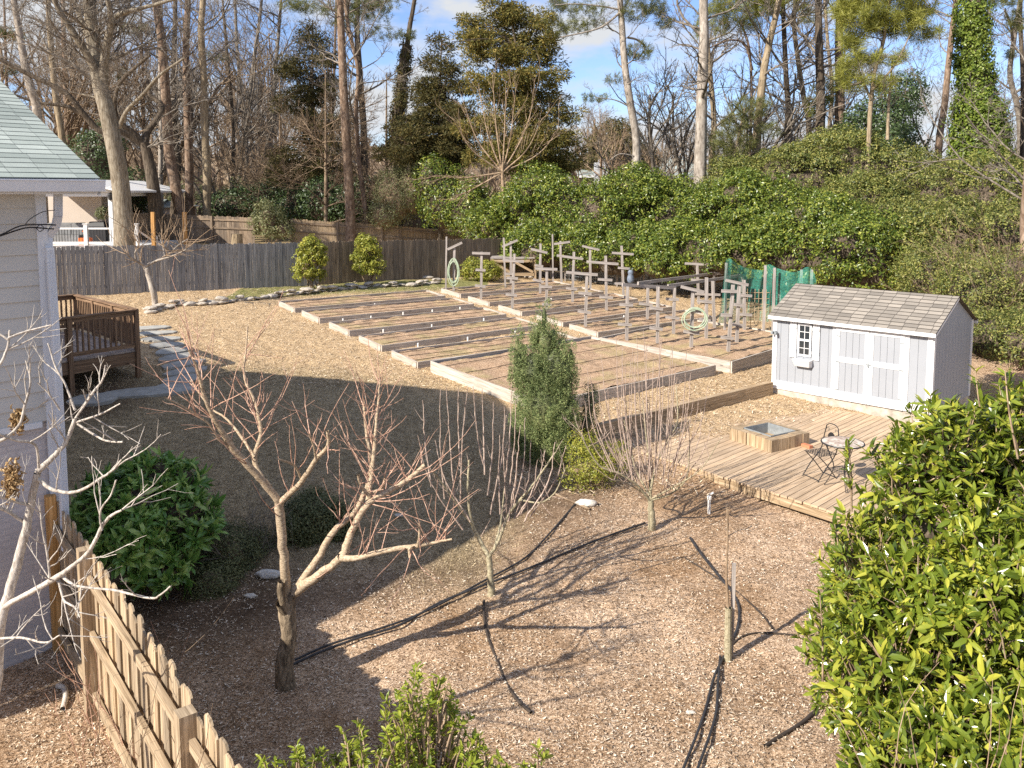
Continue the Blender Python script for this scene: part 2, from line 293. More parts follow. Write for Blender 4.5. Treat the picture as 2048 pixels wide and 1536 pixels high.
class MB:
    def __init__(s): s.V = []; s.Fc = []; s.U = []; s.MI = []; s.n = 0; s.QV = []; s.QF = []; s.q = 0
    def face(s, pts, uvs=None, mi=0):
        k = len(pts); s.V += [tuple(p) for p in pts]; s.Fc.append(tuple(range(s.n, s.n+k))); s.n += k
        s.U += list(uvs) if uvs else [(0, 0)]*k; s.MI.append(mi)
    def hexa(s, c, mi=0, L_=None):
        """c: 8 points, 0-3 bottom loop, 4-7 top loop; u runs along 0->1"""
        c = [np.asarray(p, float) for p in c]; b = s.n; s.V += [tuple(p) for p in c]; s.n += 8
        Lx = np.linalg.norm(c[1]-c[0]); Ly = np.linalg.norm(c[3]-c[0]); Lz = np.linalg.norm(c[4]-c[0]); r = 0
        ax = [Lx, Ly, Lz]; k = int(np.argmax(ax))
        def fuv(a, b2, la, lb):
            q = [(0, 0), (la, 0), (la, lb), (0, lb)]
            return q if (la >= lb) else [(y, x) for x, y in q]
        for idx, la, lb, o in (((0, 3, 2, 1), Ly, Lx, 0), ((4, 5, 6, 7), Lx, Ly, 0), ((0, 1, 5, 4), Lx, Lz, .3), ((2, 3, 7, 6), Lx, Lz, .6), ((1, 2, 6, 5), Ly, Lz, .1), ((3, 0, 4, 7), Ly, Lz, .8)):
            s.Fc.append(tuple(b+i for i in idx)); s.U += [(x+o, y+o) for x, y in fuv(0, 0, la, lb)]; s.MI.append(mi)
    def beam(s, p0, p1, w, h, up=(0, 0, 1), mi=0):
        p0 = np.asarray(p0, float); p1 = np.asarray(p1, float); d = nrm(p1-p0); up = np.asarray(up, float)
        if abs(d@up) > .98: up = np.array([0, 1., 0])
        sd_ = nrm(np.cross(d, up))*w/2; u = nrm(np.cross(sd_, d))*h/2
        s.hexa([p0-sd_-u, p1-sd_-u, p1+sd_-u, p0+sd_-u, p0-sd_+u, p1-sd_+u, p1+sd_+u, p0+sd_+u], mi)
    def post(s, p, h, w, d=None, ax=(1, 0), mi=0, lean=(0, 0)):
        d = d or w; a = np.array([ax[0], ax[1], 0.]); a = nrm(a); b = np.array([-a[1], a[0], 0]); p = np.asarray(p, float); t = p+np.array([lean[0], lean[1], h])
        s.hexa([p-a*w/2-b*d/2, p+a*w/2-b*d/2, p+a*w/2+b*d/2, p-a*w/2+b*d/2, t-a*w/2-b*d/2, t+a*w/2-b*d/2, t+a*w/2+b*d/2, t-a*w/2+b*d/2], mi)
    def box(s, o, a, b, c, mi=0):
        o, a, b, c = [np.asarray(v, float) for v in (o, a, b, c)]
        s.hexa([o, o+a, o+a+b, o+b, o+c, o+a+c, o+a+b+c, o+b+c], mi)
    def tube(s, pts, r, sides=8, sub=4, cap=True):
        pts = np.asarray(pts, float); r = np.full(len(pts), r) if np.isscalar(r) else np.asarray(r, float)
        if sub > 1 and len(pts) > 2: pts, r = smooth(pts, r, sub)
        v, f = tubes(pts[None], r[None], sides)
        s.QV.append(v); s.QF.append(f+s.q); s.q += len(v)
    def add(s, v, f): s.QV.append(v); s.QF.append(f+s.q); s.q += len(v)
    def lathe(s, c, prof, n=16):
        c = np.asarray(c, float); a = np.linspace(0, 2*math.pi, n, endpoint=False)
        v = np.array([[c[0]+r*math.cos(t), c[1]+r*math.sin(t), c[2]+z] for r, z in prof for t in a]); m = len(prof)
        f = [[i*n+j, i*n+(j+1) % n, (i+1)*n+(j+1) % n, (i+1)*n+j] for i in range(m-1) for j in range(n)]; s.add(v, np.array(f))
    def build(s, name, mats, parent=None, smooth=False):
        V = np.array(s.V, float).reshape(-1, 3); fs = {}
        faces = []; uv = []; mi = []
        # group consecutive faces by size while keeping uv order
        byk = {}
        off = 0
        for f, m in zip(s.Fc, s.MI):
            byk.setdefault(len(f), []).append((f, off, m)); off += len(f)
        U = np.array(s.U, float).reshape(-1, 2)
        for k, l in byk.items():
            faces.append(np.array([x[0] for x in l])); mi += [x[2] for x in l]
            uv.append(np.concatenate([U[x[1]:x[1]+k] for x in l]))
        if s.QV:
            qv = np.concatenate(s.QV); qf = np.concatenate(s.QF)+len(V); V = np.concatenate([V, qv]); faces.append(qf); mi += [0]*len(qf)
            uv.append(np.zeros((qf.size, 2)))
        me = mkmesh(name, V, faces, mats, np.concatenate(uv), mi, smooth); return link(name, me, parent)
def smooth(p, r, n=4):
    P_ = np.vstack([2*p[0]-p[1], p, 2*p[-1]-p[-2]]); o = []; ro = []
    for i in range(1, len(P_)-2):
        for t in np.linspace(0, 1, n, endpoint=False):
            a, b, c, d = P_[i-1:i+3]
            o.append(.5*((2*b)+(-a+c)*t+(2*a-5*b+4*c-d)*t*t+(-a+3*b-3*c+d)*t**3)); ro.append(r[i-1]*(1-t)+r[i]*t)
    o.append(p[-1]); ro.append(r[-1]); return np.array(o), np.array(ro)
def tubes(pts, rad, sides):
    """pts (M,K,3) rad (M,K)"""
    Mn, K, _ = pts.shape; t = np.empty_like(pts); t[:, 1:-1] = pts[:, 2:]-pts[:, :-2]; t[:, 0] = pts[:, 1]-pts[:, 0]; t[:, -1] = pts[:, -1]-pts[:, -2]; t = nrm(t)
    md = nrm(pts[:, -1]-pts[:, 0]); ref = np.where(np.abs(md[:, 2:3]) > .7, np.array([[1., .3, 0]]), np.array([[0, 0, 1.]])); ref = np.repeat(ref[:, None], K, 1)
    a = nrm(np.cross(t, ref)); b = np.cross(t, a); an = np.linspace(0, 2*math.pi, sides, endpoint=False)
    v = pts[:, :, None]+rad[:, :, None, None]*(a[:, :, None]*np.cos(an)[None, None, :, None]+b[:, :, None]*np.sin(an)[None, None, :, None])
    m, k, s = np.meshgrid(np.arange(Mn), np.arange(K-1), np.arange(sides), indexing='ij'); ix = lambda m, k, s: (m*K+k)*sides+(s % sides)
    f = np.stack([ix(m, k, s), ix(m, k, s+1), ix(m, k+1, s+1), ix(m, k+1, s)], -1).reshape(-1, 4)
    return v.reshape(-1, 3), f
def rdir(n):
    return nrm(R.normal(size=(n, 3)))
def grow(S, D, Ln, Ra, levels):
    """levels: list of dict(K,sides,wob,up,n,ang,lr,rr,t0,taper)"""
    VV = []; FF = []; off = 0; tips = []
    for li, q in enumerate(levels):
        Mn = len(S); K = q.get('K', 4); pts = np.empty((Mn, K+1, 3)); pts[:, 0] = S; d = nrm(D)
        ds = [d]
        for k in range(K):
            d = nrm(d+R.normal(size=(Mn, 3))*q.get('wob', .15)+np.array([0, 0, q.get('up', .05)])); pts[:, k+1] = pts[:, k]+d*(Ln/K)[:, None]; ds.append(d)
        tt = np.linspace(0, 1, K+1); rad = Ra[:, None]*(1-(1-q.get('taper', .35))*tt[None])
        v, f = tubes(pts, rad, q.get('sides', 4)); VV.append(v); FF.append(f+off); off += len(v); tips.append(pts)
        if li+1 < len(levels):
            n = q['n']; m = np.repeat(np.arange(Mn), n); t = R.uniform(q.get('t0', .25), 1, len(m)); kk = np.minimum((t*K).astype(int), K-1); fr = t*K-kk
            S2 = pts[m, kk]*(1-fr)[:, None]+pts[m, kk+1]*fr[:, None]; pd = nrm(pts[m, kk+1]-pts[m, kk])
            az = rdir(len(m)); az = nrm(az-(az*pd).sum(1, keepdims=True)*pd); ang = R.normal(q.get('ang', .8), .18, len(m))
            D = pd*np.cos(ang)[:, None]+az*np.sin(ang)[:, None]+np.array([0, 0, q.get('cup', .1)]); Ln = Ln[m]*q.get('lr', .5)*R.uniform(.6, 1.25, len(m))*(1.15-.5*t)
            Ra = np.minimum(Ra[m]*q.get('rr', .5), Ra[m]*(1-(1-q.get('taper', .35))*t)*.8)*R.uniform(.75, 1.1, len(m)); Ra = np.maximum(Ra, q.get('rmin', .004)); S = S2
    return np.concatenate(VV), np.concatenate(FF), tips
def leaves(pos, nor, Ln, Wd, dirv=None, fold=.18, fine=False, curl=0):
    N = len(pos); Ln = np.broadcast_to(Ln, (N,))[:, None]; Wd = np.broadcast_to(Wd, (N,))[:, None]; nor = nrm(nor)
    a = rdir(N) if dirv is None else nrm(dirv); a = nrm(a-(a*nor).sum(1, keepdims=True)*nor*(1 if dirv is None else .999)); b = np.cross(nor, a)
    if fine:
        mid = .5; v = np.stack([pos, pos+a*Ln*mid-nor*Ln*.02, pos+a*Ln-nor*Ln*curl, pos+a*Ln*.3+b*Wd*.46+nor*Wd*fold, pos+a*Ln*.7+b*Wd*.40+nor*(Wd*fold-Ln*curl*.4), pos+a*Ln*.3-b*Wd*.46+nor*Wd*fold, pos+a*Ln*.7-b*Wd*.40+nor*(Wd*fold-Ln*curl*.4)], 1)
        i = np.arange(N)[:, None]*7; f = np.concatenate([i+np.array([[0, 1, 4, 3]]), i+np.array([[0, 5, 6, 1]])]); f3 = np.concatenate([i+np.array([[1, 2, 4]]), i+np.array([[1, 6, 2]])])
        return v.reshape(-1, 3), [f, f3]
    v = np.stack([pos, pos+a*Ln*.45+b*Wd*.5+nor*Wd*fold, pos+a*Ln, pos+a*Ln*.45-b*Wd*.5+nor*Wd*fold], 1)
    return v.reshape(-1, 3), [np.arange(N*4).reshape(-1, 4)]
def ico():
    import bmesh
    bm = bmesh.new(); bmesh.ops.create_icosphere(bm, subdivisions=3, radius=1); v = np.array([x.co[:] for x in bm.verts]); f = np.array([[w.index for w in x.verts] for x in bm.faces]); bm.free(); return v, f
ICO = ico()
def cores(blobs, k=.78, rough=.12):  # solid ellipsoid hulls added inside crowns to block light and see-through
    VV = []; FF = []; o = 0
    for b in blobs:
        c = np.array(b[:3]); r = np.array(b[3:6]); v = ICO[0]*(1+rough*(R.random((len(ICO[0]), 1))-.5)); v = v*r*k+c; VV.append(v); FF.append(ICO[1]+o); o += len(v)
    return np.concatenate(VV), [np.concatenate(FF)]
def blobpts(blobs, n, zmin=-.7, inner=.25, ins=.8):
    B = np.array(blobs, float); ar = (B[:, 3]*B[:, 4]+B[:, 4]*B[:, 5]+B[:, 3]*B[:, 5]); k = R.choice(len(B), n, p=ar/ar.sum()); d = rdir(n)
    rf = 1-inner*R.random(n)**1.7+.10*R.normal(size=n)*.6; lump = .14*(vnoise(d[:, 0]*3+k*7, d[:, 2]*3+d[:, 1]*2, 1.4, 3)-.5)
    p = B[k, :3]+d*B[k, 3:6]*(rf+lump)[:, None]; nn = nrm(d/B[k, 3:6]); ok = d[:, 2] > zmin
    for j in range(len(B)):
        q = (((p-B[j, :3])/B[j, 3:6])**2).sum(1); ok &= ~((q < ins*ins) & (k != j))
    return p[ok], nn[ok]
def lumps(blobs, n, r, zmin=-.5):
    c, nn = blobpts(blobs, n, zmin, .1, .88); rr = r*R.uniform(.55, 1.35, len(c)); c = c-nn*rr[:, None]*.35
    return np.concatenate([c, np.stack([rr, rr, rr*.85], -1)], 1)
def foliage(name, blobs, n, m, ll, lw, mat, parent=None, rc=.3, zmin=-.7, core=.72, inner=.3, fold=.18, coremat='twig', flat=.0, up=.25, ground=True, lump=None):
    """n clumps of m leaves on ellipsoid blobs"""
    if lump:
        src = blobs
        if len(lump) > 2: big = lumps(blobs, lump[2], lump[3]); src = [tuple(q) for q in big]+[tuple(q) for q in blobs]; blobs = list(blobs)+[tuple(q*np.array([1, 1, 1, .72, .72, .72])) for q in big]
        c, nn = blobpts(lumps(src, *lump[:2]), n, -.45, .3, 0)
    else: c, nn = blobpts(blobs, n, zmin, inner)
    N = len(c); i = np.repeat(np.arange(N), m); d = nrm(rdir(N*m)+nn[i]*.7)
    rr = rc*(R.uniform(.5, 1.15, N*m)*np.repeat(R.uniform(.6, 1.35, N), m))[:, None]; p = c[i]+d*rr*np.array([1, 1, .75])
    no = nrm(d+nn[i]*.4+rdir(N*m)*.7+np.array([0, 0, up])); v, f = leaves(p, no, ll*R.uniform(.65, 1.3, N*m), lw*R.uniform(.7, 1.25, N*m), None, fold)
    if ground: v[:, 2] = np.maximum(v[:, 2], gz(v[:, 0], v[:, 1])+.01)
    mats = [mat]; mi = np.zeros(len(f[0]), int)
    if core:
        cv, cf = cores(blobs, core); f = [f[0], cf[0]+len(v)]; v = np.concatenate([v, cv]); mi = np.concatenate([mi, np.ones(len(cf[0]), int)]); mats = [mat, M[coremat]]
    return link(name, mkmesh(name, v, f, mats, None, mi), parent)
def pxb(px, py, y, rpx, rpy, ry=None):
    """ellipsoid blob from its outline in the picture, at its true distance"""
    c = P(px, py, y); k = y/F; return (c[0], c[1], c[2], rpx*k, ry or rpx*k, rpy*k)
# ================================================================ GROUND
def axis(segs):
    o = []
    for a, b, n in segs: o += list(np.linspace(a, b, n, endpoint=False))
    return np.array(o+[segs[-1][1]])
gx = axis([(-220, -40, 30), (-40, -14, 60), (-14, 11, 380), (11, 40, 70), (40, 220, 30)]); gy = axis([(-30, 4, 20), (4, 24, 330), (24, 45, 130), (45, 90, 50), (90, 400, 24)])
X, Y = np.meshgrid(gx, gy); Z = gz(X, Y); Z = Z+.05*(vnoise(X, Y, 1.1, 1)-.5)+.035*(vnoise(X, Y, 4.3, 2)-.5)+.02*(vnoise(X, Y, 11, 5)-.5)
Z = Z-.10*np.exp(-((X+3)**2/14+(Y-15)**2/20))*0
nx, ny = len(gx), len(gy); i, j = np.meshgrid(np.arange(nx-1), np.arange(ny-1)); q = (j*nx+i); FQ = np.stack([q, q+1, q+nx+1, q+nx], -1).reshape(-1, 4)
gme = mkmesh('ground', np.stack([X, Y, Z], -1).reshape(-1, 3), [FQ], groundmat(), smooth=True)
def sstep(a, b, x): t = np.clip((x-a)/(b-a), 0, 1); return t*t*(3-2*t)
wob = 1.6*(vnoise(X, Y, .6, 9)-.5)+.7*(vnoise(X, Y, 2.5, 8)-.5)
straw = sstep(14.5, 18.5, Y+wob+.35*X*(X < 0))*(X < 13)
lawn = sstep(10.6, 12.2, Y+wob*.5)*(1-sstep(19.6, 21.5, Y+wob*.6+.5*(X+4)*(X > -4)))*(1-sstep(-.6, .6, X+wob*.4))*sstep(-11, -9.4, X)
lawn *= .25+.75*sstep(.2, .5, vnoise(X, Y, 1.6, 4)+.35)
hd = G(277, 755)
dirt = np.exp(-(((X+9.6)/1.6)**2+((Y-18.2)/1.6)**2)**2)+.8*np.exp(-(((X+4.4)/1.7)**2+((Y-10.9)/1.3)**2)**2)+.75*np.exp(-(((X-.7)/1.)**2+((Y-13.8)/1.1)**2))+.55*np.exp(-(((X+1.3)/2.0)**2+((Y-11.8-.35*X)/.45)**2))
dirt += sstep(44, 50, Y)*.55
gcol = np.zeros((ny, nx)); fl = Y-(35.2+.62*(X+6)); gcol = sstep(-4.6, -3.4, fl+wob*.5)*(1-sstep(-1.2, -.3, fl))*(X > -10)*(X < -1)*.9
gcol += sstep(40, 42, Y)*sstep(60, 50, Y)*.2
att = gme.color_attributes.new('zone', 'FLOAT_COLOR', 'POINT'); att.data.foreach_set('color', np.stack([np.clip(straw, 0, 1), np.clip(lawn, 0, 1), np.clip(dirt, 0, .95), np.clip(gcol, 0, 1)], -1).astype(np.float32).ravel())
tag(link('ground', gme), None, kind='structure')
def gzz(x, y):
    return gz(x, y)+.05*(vnoise(x, y, 1.1, 1)-.5)+.035*(vnoise(x, y, 4.3, 2)-.5)+.02*(vnoise(x, y, 11, 5)-.5)
def scatter(name, x, y, ll, lw, mat, label, tilt=.35, lift=.012):
    N = len(x); p = np.stack([x, y, gzz(x, y)+lift*R.uniform(.3, 1.6, N)], -1); no = nrm(np.array([0, 0, 1.])+rdir(N)*tilt); v, f = leaves(p, no, ll, lw, None, .1)
    tag(link(name, mkmesh(name, v, f, mat)), label, name.replace('_', ' '), kind='stuff')
N = 150000; y = 4.5+12.5*R.random(N)**1.25; x = R.uniform(-.62, .62, N)*y*1.02
k = ~((x < .3) & (y > 11.6)) & ~((x > 2.2) & (y > 13.2+.0*x)) & (R.random(N) < .35+1.3*sstep(.3, .7, .6*vnoise(x, y, 1.3, 21)+.4*vnoise(x, y, 4, 22)))
scatter('wood_chip_mulch', x[k], y[k], R.uniform(.015, .065, k.sum()), R.uniform(.006, .018, k.sum()), M['chips'], 'pale wood chip mulch covering the near yard')
N = 90000; y = R.uniform(14, 34, N); x = R.uniform(-.5, .42, N)*y; k = (straw.mean() > 0) & (gz(x, y) > 0) & ~((x < 0) & (y < 19.5))
scatter('straw_litter', x[k], y[k], R.uniform(.04, .13, k.sum()), R.uniform(.01, .025, k.sum()), M['straw'], 'tan straw and dry litter around the raised beds', .4)
N = 90000; y = R.uniform(10.8, 21, N); x = R.uniform(-10, .8, N); k = R.random(N) < np.clip(sstep(10.6, 12.2, y)*(1-sstep(-.6, .8, x)), 0, 1)*(y < 20.5+.3*vnoise(x, y, 1, 1))
x, y = x[k], y[k]; N = len(x); p = np.stack([x, y, gzz(x, y)], -1); dv = nrm(rdir(N)*.9+np.array([0, 0, .9])); v, f = leaves(p, rdir(N), R.uniform(.02, .05, N), R.uniform(.005, .011, N), dv, .05)
tag(link('dormant_grass', mkmesh('dormant_grass', v, f, M['blade'])), 'short grey dormant lawn grass in the house shadow', 'grass', kind='stuff')
# ================================================================ HOUSE (near left)
hr = np.array([-.743, .669, 0]); hw = np.array([.669, .743, 0]); HC = np.array([-5.475, 9.94, 0]); up = np.array([0, 0, 1.])
house = thing('house', 'pale sided house with white brick base at the left edge', 'house', HC)
EZ = 5.62; PITR = .44; TR = 4.75
m = MB()   # painted brick base, front (toward camera) and yard side
def wallq(m, a, b, z0, z1, th, out):
    a = np.asarray(a, float); b = np.asarray(b, float); L_ = np.linalg.norm(b-a); A = a+up*z0; B = b+up*z0; o = nrm(out)*-th
    h = z1-z0; m.face([A, B, B+up*h, A+up*h], [(0, 0), (L_, 0), (L_, h), (0, h)]); m.face([A+o, A+o+up*h, B+o+up*h, B+o], [(0, 0)]*4)
    m.face([A+up*h, B+up*h, B+o+up*h, A+o+up*h], [(0, 0)]*4); m.face([A, A+up*h, A+o+up*h, A+o], [(0, 0)]*4); m.face([B, B+o, B+o+up*h, B+up*h], [(0, 0)]*4)
c0 = HC-hw*6.5
wallq(m, c0+hr*.03, HC+hr*.03-hw*.03, -.6, 2.85, .2, -hr); wallq(m, HC-hw*.03+hr*.26, HC-hw*.03+hr*16, -.6, 2.85, .2, hw)
m.build('brick_wall', M['brick_white'], house)
m = MB()
for side in (0, 1):
    a, b, out = ((c0, HC-hw*.06, -hr), (HC+hr*.06, HC+hr*16, hw))[side]
    z = 2.85; n = 0
    while z < EZ-.02:
        h = min(.178, EZ-z); A = a+up*z; B = b+up*z; o = out*.028; o2 = out*.006
        m.hexa([A-out*.02, B-out*.02, B+o, A+o, A+up*h-out*.02, B+up*h-out*.02, B+up*h+o2, A+up*h+o2]); z += h+.0015
# gable triangle
for kx in range(12):
    z = EZ+kx*.18; t0 = (z-EZ+.09)/PITR; t1 = 2*TR-t0
    if t1-t0 < .3: break
    A = HC+hr*(t0-.35)+up*z; B = HC+hr*(t1-.35)+up*z; m.hexa([A-hw*.02, B-hw*.02, B+hw*.028, A+hw*.028, A+up*.178-hw*.02, B+up*.178-hw*.02, B+up*.178+hw*.006, A+up*.178+hw*.006])
m.build('siding', M['siding'], house)
m = MB(); m.box(HC-hw*.085-hr*.035+up*.9, hw*.115, hr*.035, up*(EZ-.93)); m.box(HC+up*.9, hw*.03, hr*.12, up*(EZ-.93)); m.box(c0-hr*.04+up*2.78, hw*6.36, hr*.04, up*.07)
m.build('corner_trim', M['trim'], house)
# roof: stepped shingle courses
E0 = HC+hw*.52-hr*.36; El = c0-hr*.36-hw*.5; sl = nrm(hr+up*PITR); rn = nrm(np.cross(hw, sl)); rn = rn if rn[2] > 0 else -rn
m = MB(); run = TR/sl[:2].dot(hr[:2]); LW = np.linalg.norm(E0-El)
nc = int(run/.145)
for k in range(nc):
    A = El+up*(EZ+.08)+sl*(k*.145); B = E0+up*(EZ+.08)+sl*(k*.145); t = .009
    p = [A, B, B+sl*.148, A+sl*.148]; q = [A+rn*t, B+rn*t, B+sl*.148+rn*.003, A+sl*.148+rn*.003]; of = (k % 2)*.17+R.random()*.05
    m.face(q, [(of, k*.145), (of+LW, k*.145), (of+LW, k*.145+.145), (of, k*.145+.145)]); m.face([p[0], p[1], q[1], q[0]], [(0, k*.145)]*4); m.face([B, B+sl*.148, q[2], q[1]], [(0, 0)]*4)
top = El+up*(EZ+.08)+sl*run; top2 = E0+up*(EZ+.08)+sl*run; dn = nrm(hr-up*PITR)
m.face([top+rn*.009, top2+rn*.009, top2+dn*run, top+dn*run], [(0, 0), (LW, 0), (LW, run), (0, run)])
# deck under shingles (sheathing) and rear wing roof
m.face([El+up*(EZ+.02), El+up*(EZ+.02)+sl*run, E0+up*(EZ+.02)+sl*run, E0+up*(EZ+.02)], [(0, 0)]*4); m.face([top-up*.06, top+dn*run-up*.06, top2+dn*run-up*.06, top2-up*.06], [(0, 0)]*4)
wg0 = HC+hw*.5+hr*9.2+up*EZ; wg1 = HC+hw*.5+hr*16+up*EZ; bk = -hw*4.5+up*1.6
m.face([wg0, wg1, wg1+bk, wg0+bk], [(0, 0), (6.8, 0), (6.8, 5), (0, 5)]); m.face([wg0+bk, wg1+bk, wg1-hw*9, wg0-hw*9], [(0, 0), (6.8, 0), (6.8, 5), (0, 5)]); m.face([wg1, wg1-hw*9, wg1+bk], [(0, 0)]*3); m.face([wg0, wg0+bk, wg0-hw*9], [(0, 0)]*3)
m.build('roof', M['shingle'], house)
m = MB()   # fascia, soffit, rake boards
m.box(El+up*(EZ-.10), E0-El, hr*.03, up*.17); m.box(El+hr*.03+up*(EZ-.07), E0-El, hr*.33, up*.02)
a = E0-hw*.03+up*(EZ-.12); m.hexa([a, a+sl*run, a+sl*run+hw*.03, a+hw*.03, a+up*.17, a+sl*run+up*.17, a+sl*run+hw*.03+up*.17, a+hw*.03+up*.17])
a = a+sl*run; m.hexa([a, a+dn*run, a+dn*run+hw*.03, a+hw*.03, a+up*.17, a+dn*run+up*.17, a+dn*run+hw*.03+up*.17, a+hw*.03+up*.17])
m.build('fascia', M['trim'], house)
m = MB(); g0 = El-hr*.12+up*(EZ-.07); gv = E0-El
m.box(g0, gv, hr*.118, up*.015); m.hexa([g0-hr*.012, g0+gv-hr*.012, g0+gv, g0, g0+up*.12-hr*.035, g0+gv+up*.12-hr*.035, g0+gv+up*.12-hr*.02, g0+up*.12-hr*.02]); m.box(g0+gv, hw*.008, hr*.118, up*.12)
m.box(g0+up*.12-hr*.045, gv, hr*.02, up*.014); m.build('gutter', M['trim'], house)
m = MB()
dp = [P(116, 372, 9.95), P(116, 432, 9.95), P(112, 452, 9.98), P(96, 474, 10.0), P(96, 492, 9.95), P(99, 515, 9.92)]
dp2 = [P(99, 500, 9.92), P(110, 660, 9.86), P(119, 830, 9.80), P(128, 1000, 9.74), P(132, 1100, 9.72)]
for a, b in list(zip(dp[:-1], dp[1:]))+list(zip(dp2[:-1], dp2[1:])): m.beam(a-(b-a)*.03, b, .085, .06, up=-hr)
for a in (dp[0], dp[1]):
    pass
for s_ in np.linspace(-.03, .03, 5):
    for a, b in list(zip(dp[:2], dp[1:3]))+list(zip(dp2[:-1], dp2[1:])): m.beam(a+hw*s_-hr*.032, b+hw*s_-hr*.032, .005, .006, up=-hr)
m.build('downspout', M['trim'], house)
m = MB()
for k, pts in enumerate([[(-60, 485), (0, 470), (40, 452), (85, 449), (112, 450)], [(-60, 492), (0, 472), (50, 456), (80, 456), (108, 458)], [(50, 450), (60, 438), (85, 424), (110, 420)], [(72, 456), (80, 450), (88, 456), (80, 463), (72, 456)]]):
    m.tube([P(a, b, 9.42+.003*a-.03*(k == 0)) for a, b in pts], .009 if k < 2 else .005, 6)
tag(m.build('utility_cable', M['black']), 'black utility cables looping across the house wall to the downspout', 'cable')
# ---------------------------------------------------------------- wooden side deck with railing
D0 = G(277, 755); zr = P(283, 618, D0[1])[2]; zf = zr-.95
deck = thing('house_deck', 'raised brown wooden deck with slatted railing beside the house', 'deck', D0)
c1 = np.array([D0[0], D0[1], 0.]); dr_, dl_ = nrm(PZ(160, 588, zr)-PZ(283, 618, zr)), nrm(PZ(120, 637, zr)-PZ(283, 618, zr)); Lr, Ll = 4.1, 5.0
m = MB(); m.box(c1+up*(zf-.33), dl_*Ll, dr_*.05, up*.27); m.box(c1+up*(zf-.33), dr_*Lr, dl_*.05, up*.27); m.build('rim_joist', M['rail_wood'], deck)
m = MB()
n = int(Ll/.145)
for k in range(n): m.box(c1+dl_*(k*.145)+up*(zf-.05), dl_*.138, dr_*Lr, up*.035)
m.build('floor', M['deckfloor_wood'], deck)
def railing(a, b, z0, parent, name='railing', posts=(0, .5, 1)):
    a = np.asarray(a, float); b = np.asarray(b, float); d = b-a; Ld = np.linalg.norm(d); d = d/Ld; m = MB()
    m.beam(a+up*(z0+.93), b+up*(z0+.93), .14, .035); m.beam(a+up*(z0+.86), b+up*(z0+.86), .04, .09); m.beam(a+up*(z0+.10), b+up*(z0+.10), .04, .09)
    for k in range(1, int(Ld/.125)): m.post(a+d*k*.125+up*(z0+.06), .84, .038, ax=d[:2])
    o = m.build(name, M['rail_wood'], parent)
railing(c1, c1+dl_*Ll, zf, deck); railing(c1, c1+dr_*Lr, zf, deck); railing(c1+dr_*Lr, c1+dr_*Lr+dl_*Ll, zf, deck)
for a in (c1, c1+dl_*1.55, c1+dl_*3.3, c1+dr_*Lr, c1+dr_*1.4, c1+dr_*2.75, c1+dr_*Lr+dl_*1.5):
    m = MB(); g = gz(a[0], a[1])-.1; m.post(a+up*g, zf+.92-g, .1, ax=dl_[:2]); m.build('post', M['rail_wood'], deck)
# ---------------------------------------------------------------- stepping stones
def slab(cx, cy, rx, ry, h, rot=0, n=9, seed=0):
    a = np.linspace(0, 2*math.pi, n, endpoint=False)+rot; rr = 1+.16*np.sin(a*2+seed)+.1*R.random(n); x = cx+rx*rr*np.cos(a-rot)*math.cos(rot)-ry*rr*np.sin(a-rot)*math.sin(rot); y = cy+rx*rr*np.cos(a-rot)*math.sin(rot)+ry*rr*np.sin(a-rot)*math.cos(rot)
    z0 = float(gz(cx, cy)); lo = [(p, q, float(gz(p, q))-.05) for p, q in zip(x, y)]; hi = [(p, q, float(gz(p, q))+h) for p, q in zip(x, y)]; m = MB(); m.face(hi)
    for k in range(n): m.face([lo[k], lo[(k+1) % n], hi[(k+1) % n], hi[k]])
    return m
path = [(300, 658), (312, 668), (322, 680), (334, 692), (345, 704), (356, 716), (366, 730), (372, 745), (366, 760), (350, 774)]
for k, (a, b) in enumerate(path):
    g = G(a, b); o = slab(g[0], g[1], .48, .25, .05, .5+.05*k, seed=k).build('stepping_stone', M['slate']); tag(o, 'grey stepping stone in the curved path beside the wooden deck', 'stepping stone', 'stepping stones beside the deck')
for (a, b, rx, lb) in ((295, 787, .95, 'long grey flagstone below the wooden deck, largest of the path stones'), (187, 802, .55, 'grey flagstone at the house end of the path')):
    g = G(a, b); tag(slab(g[0], g[1], rx, .3, .06, .25, seed=a).build('flagstone', M['slate']), lb, 'flagstone')
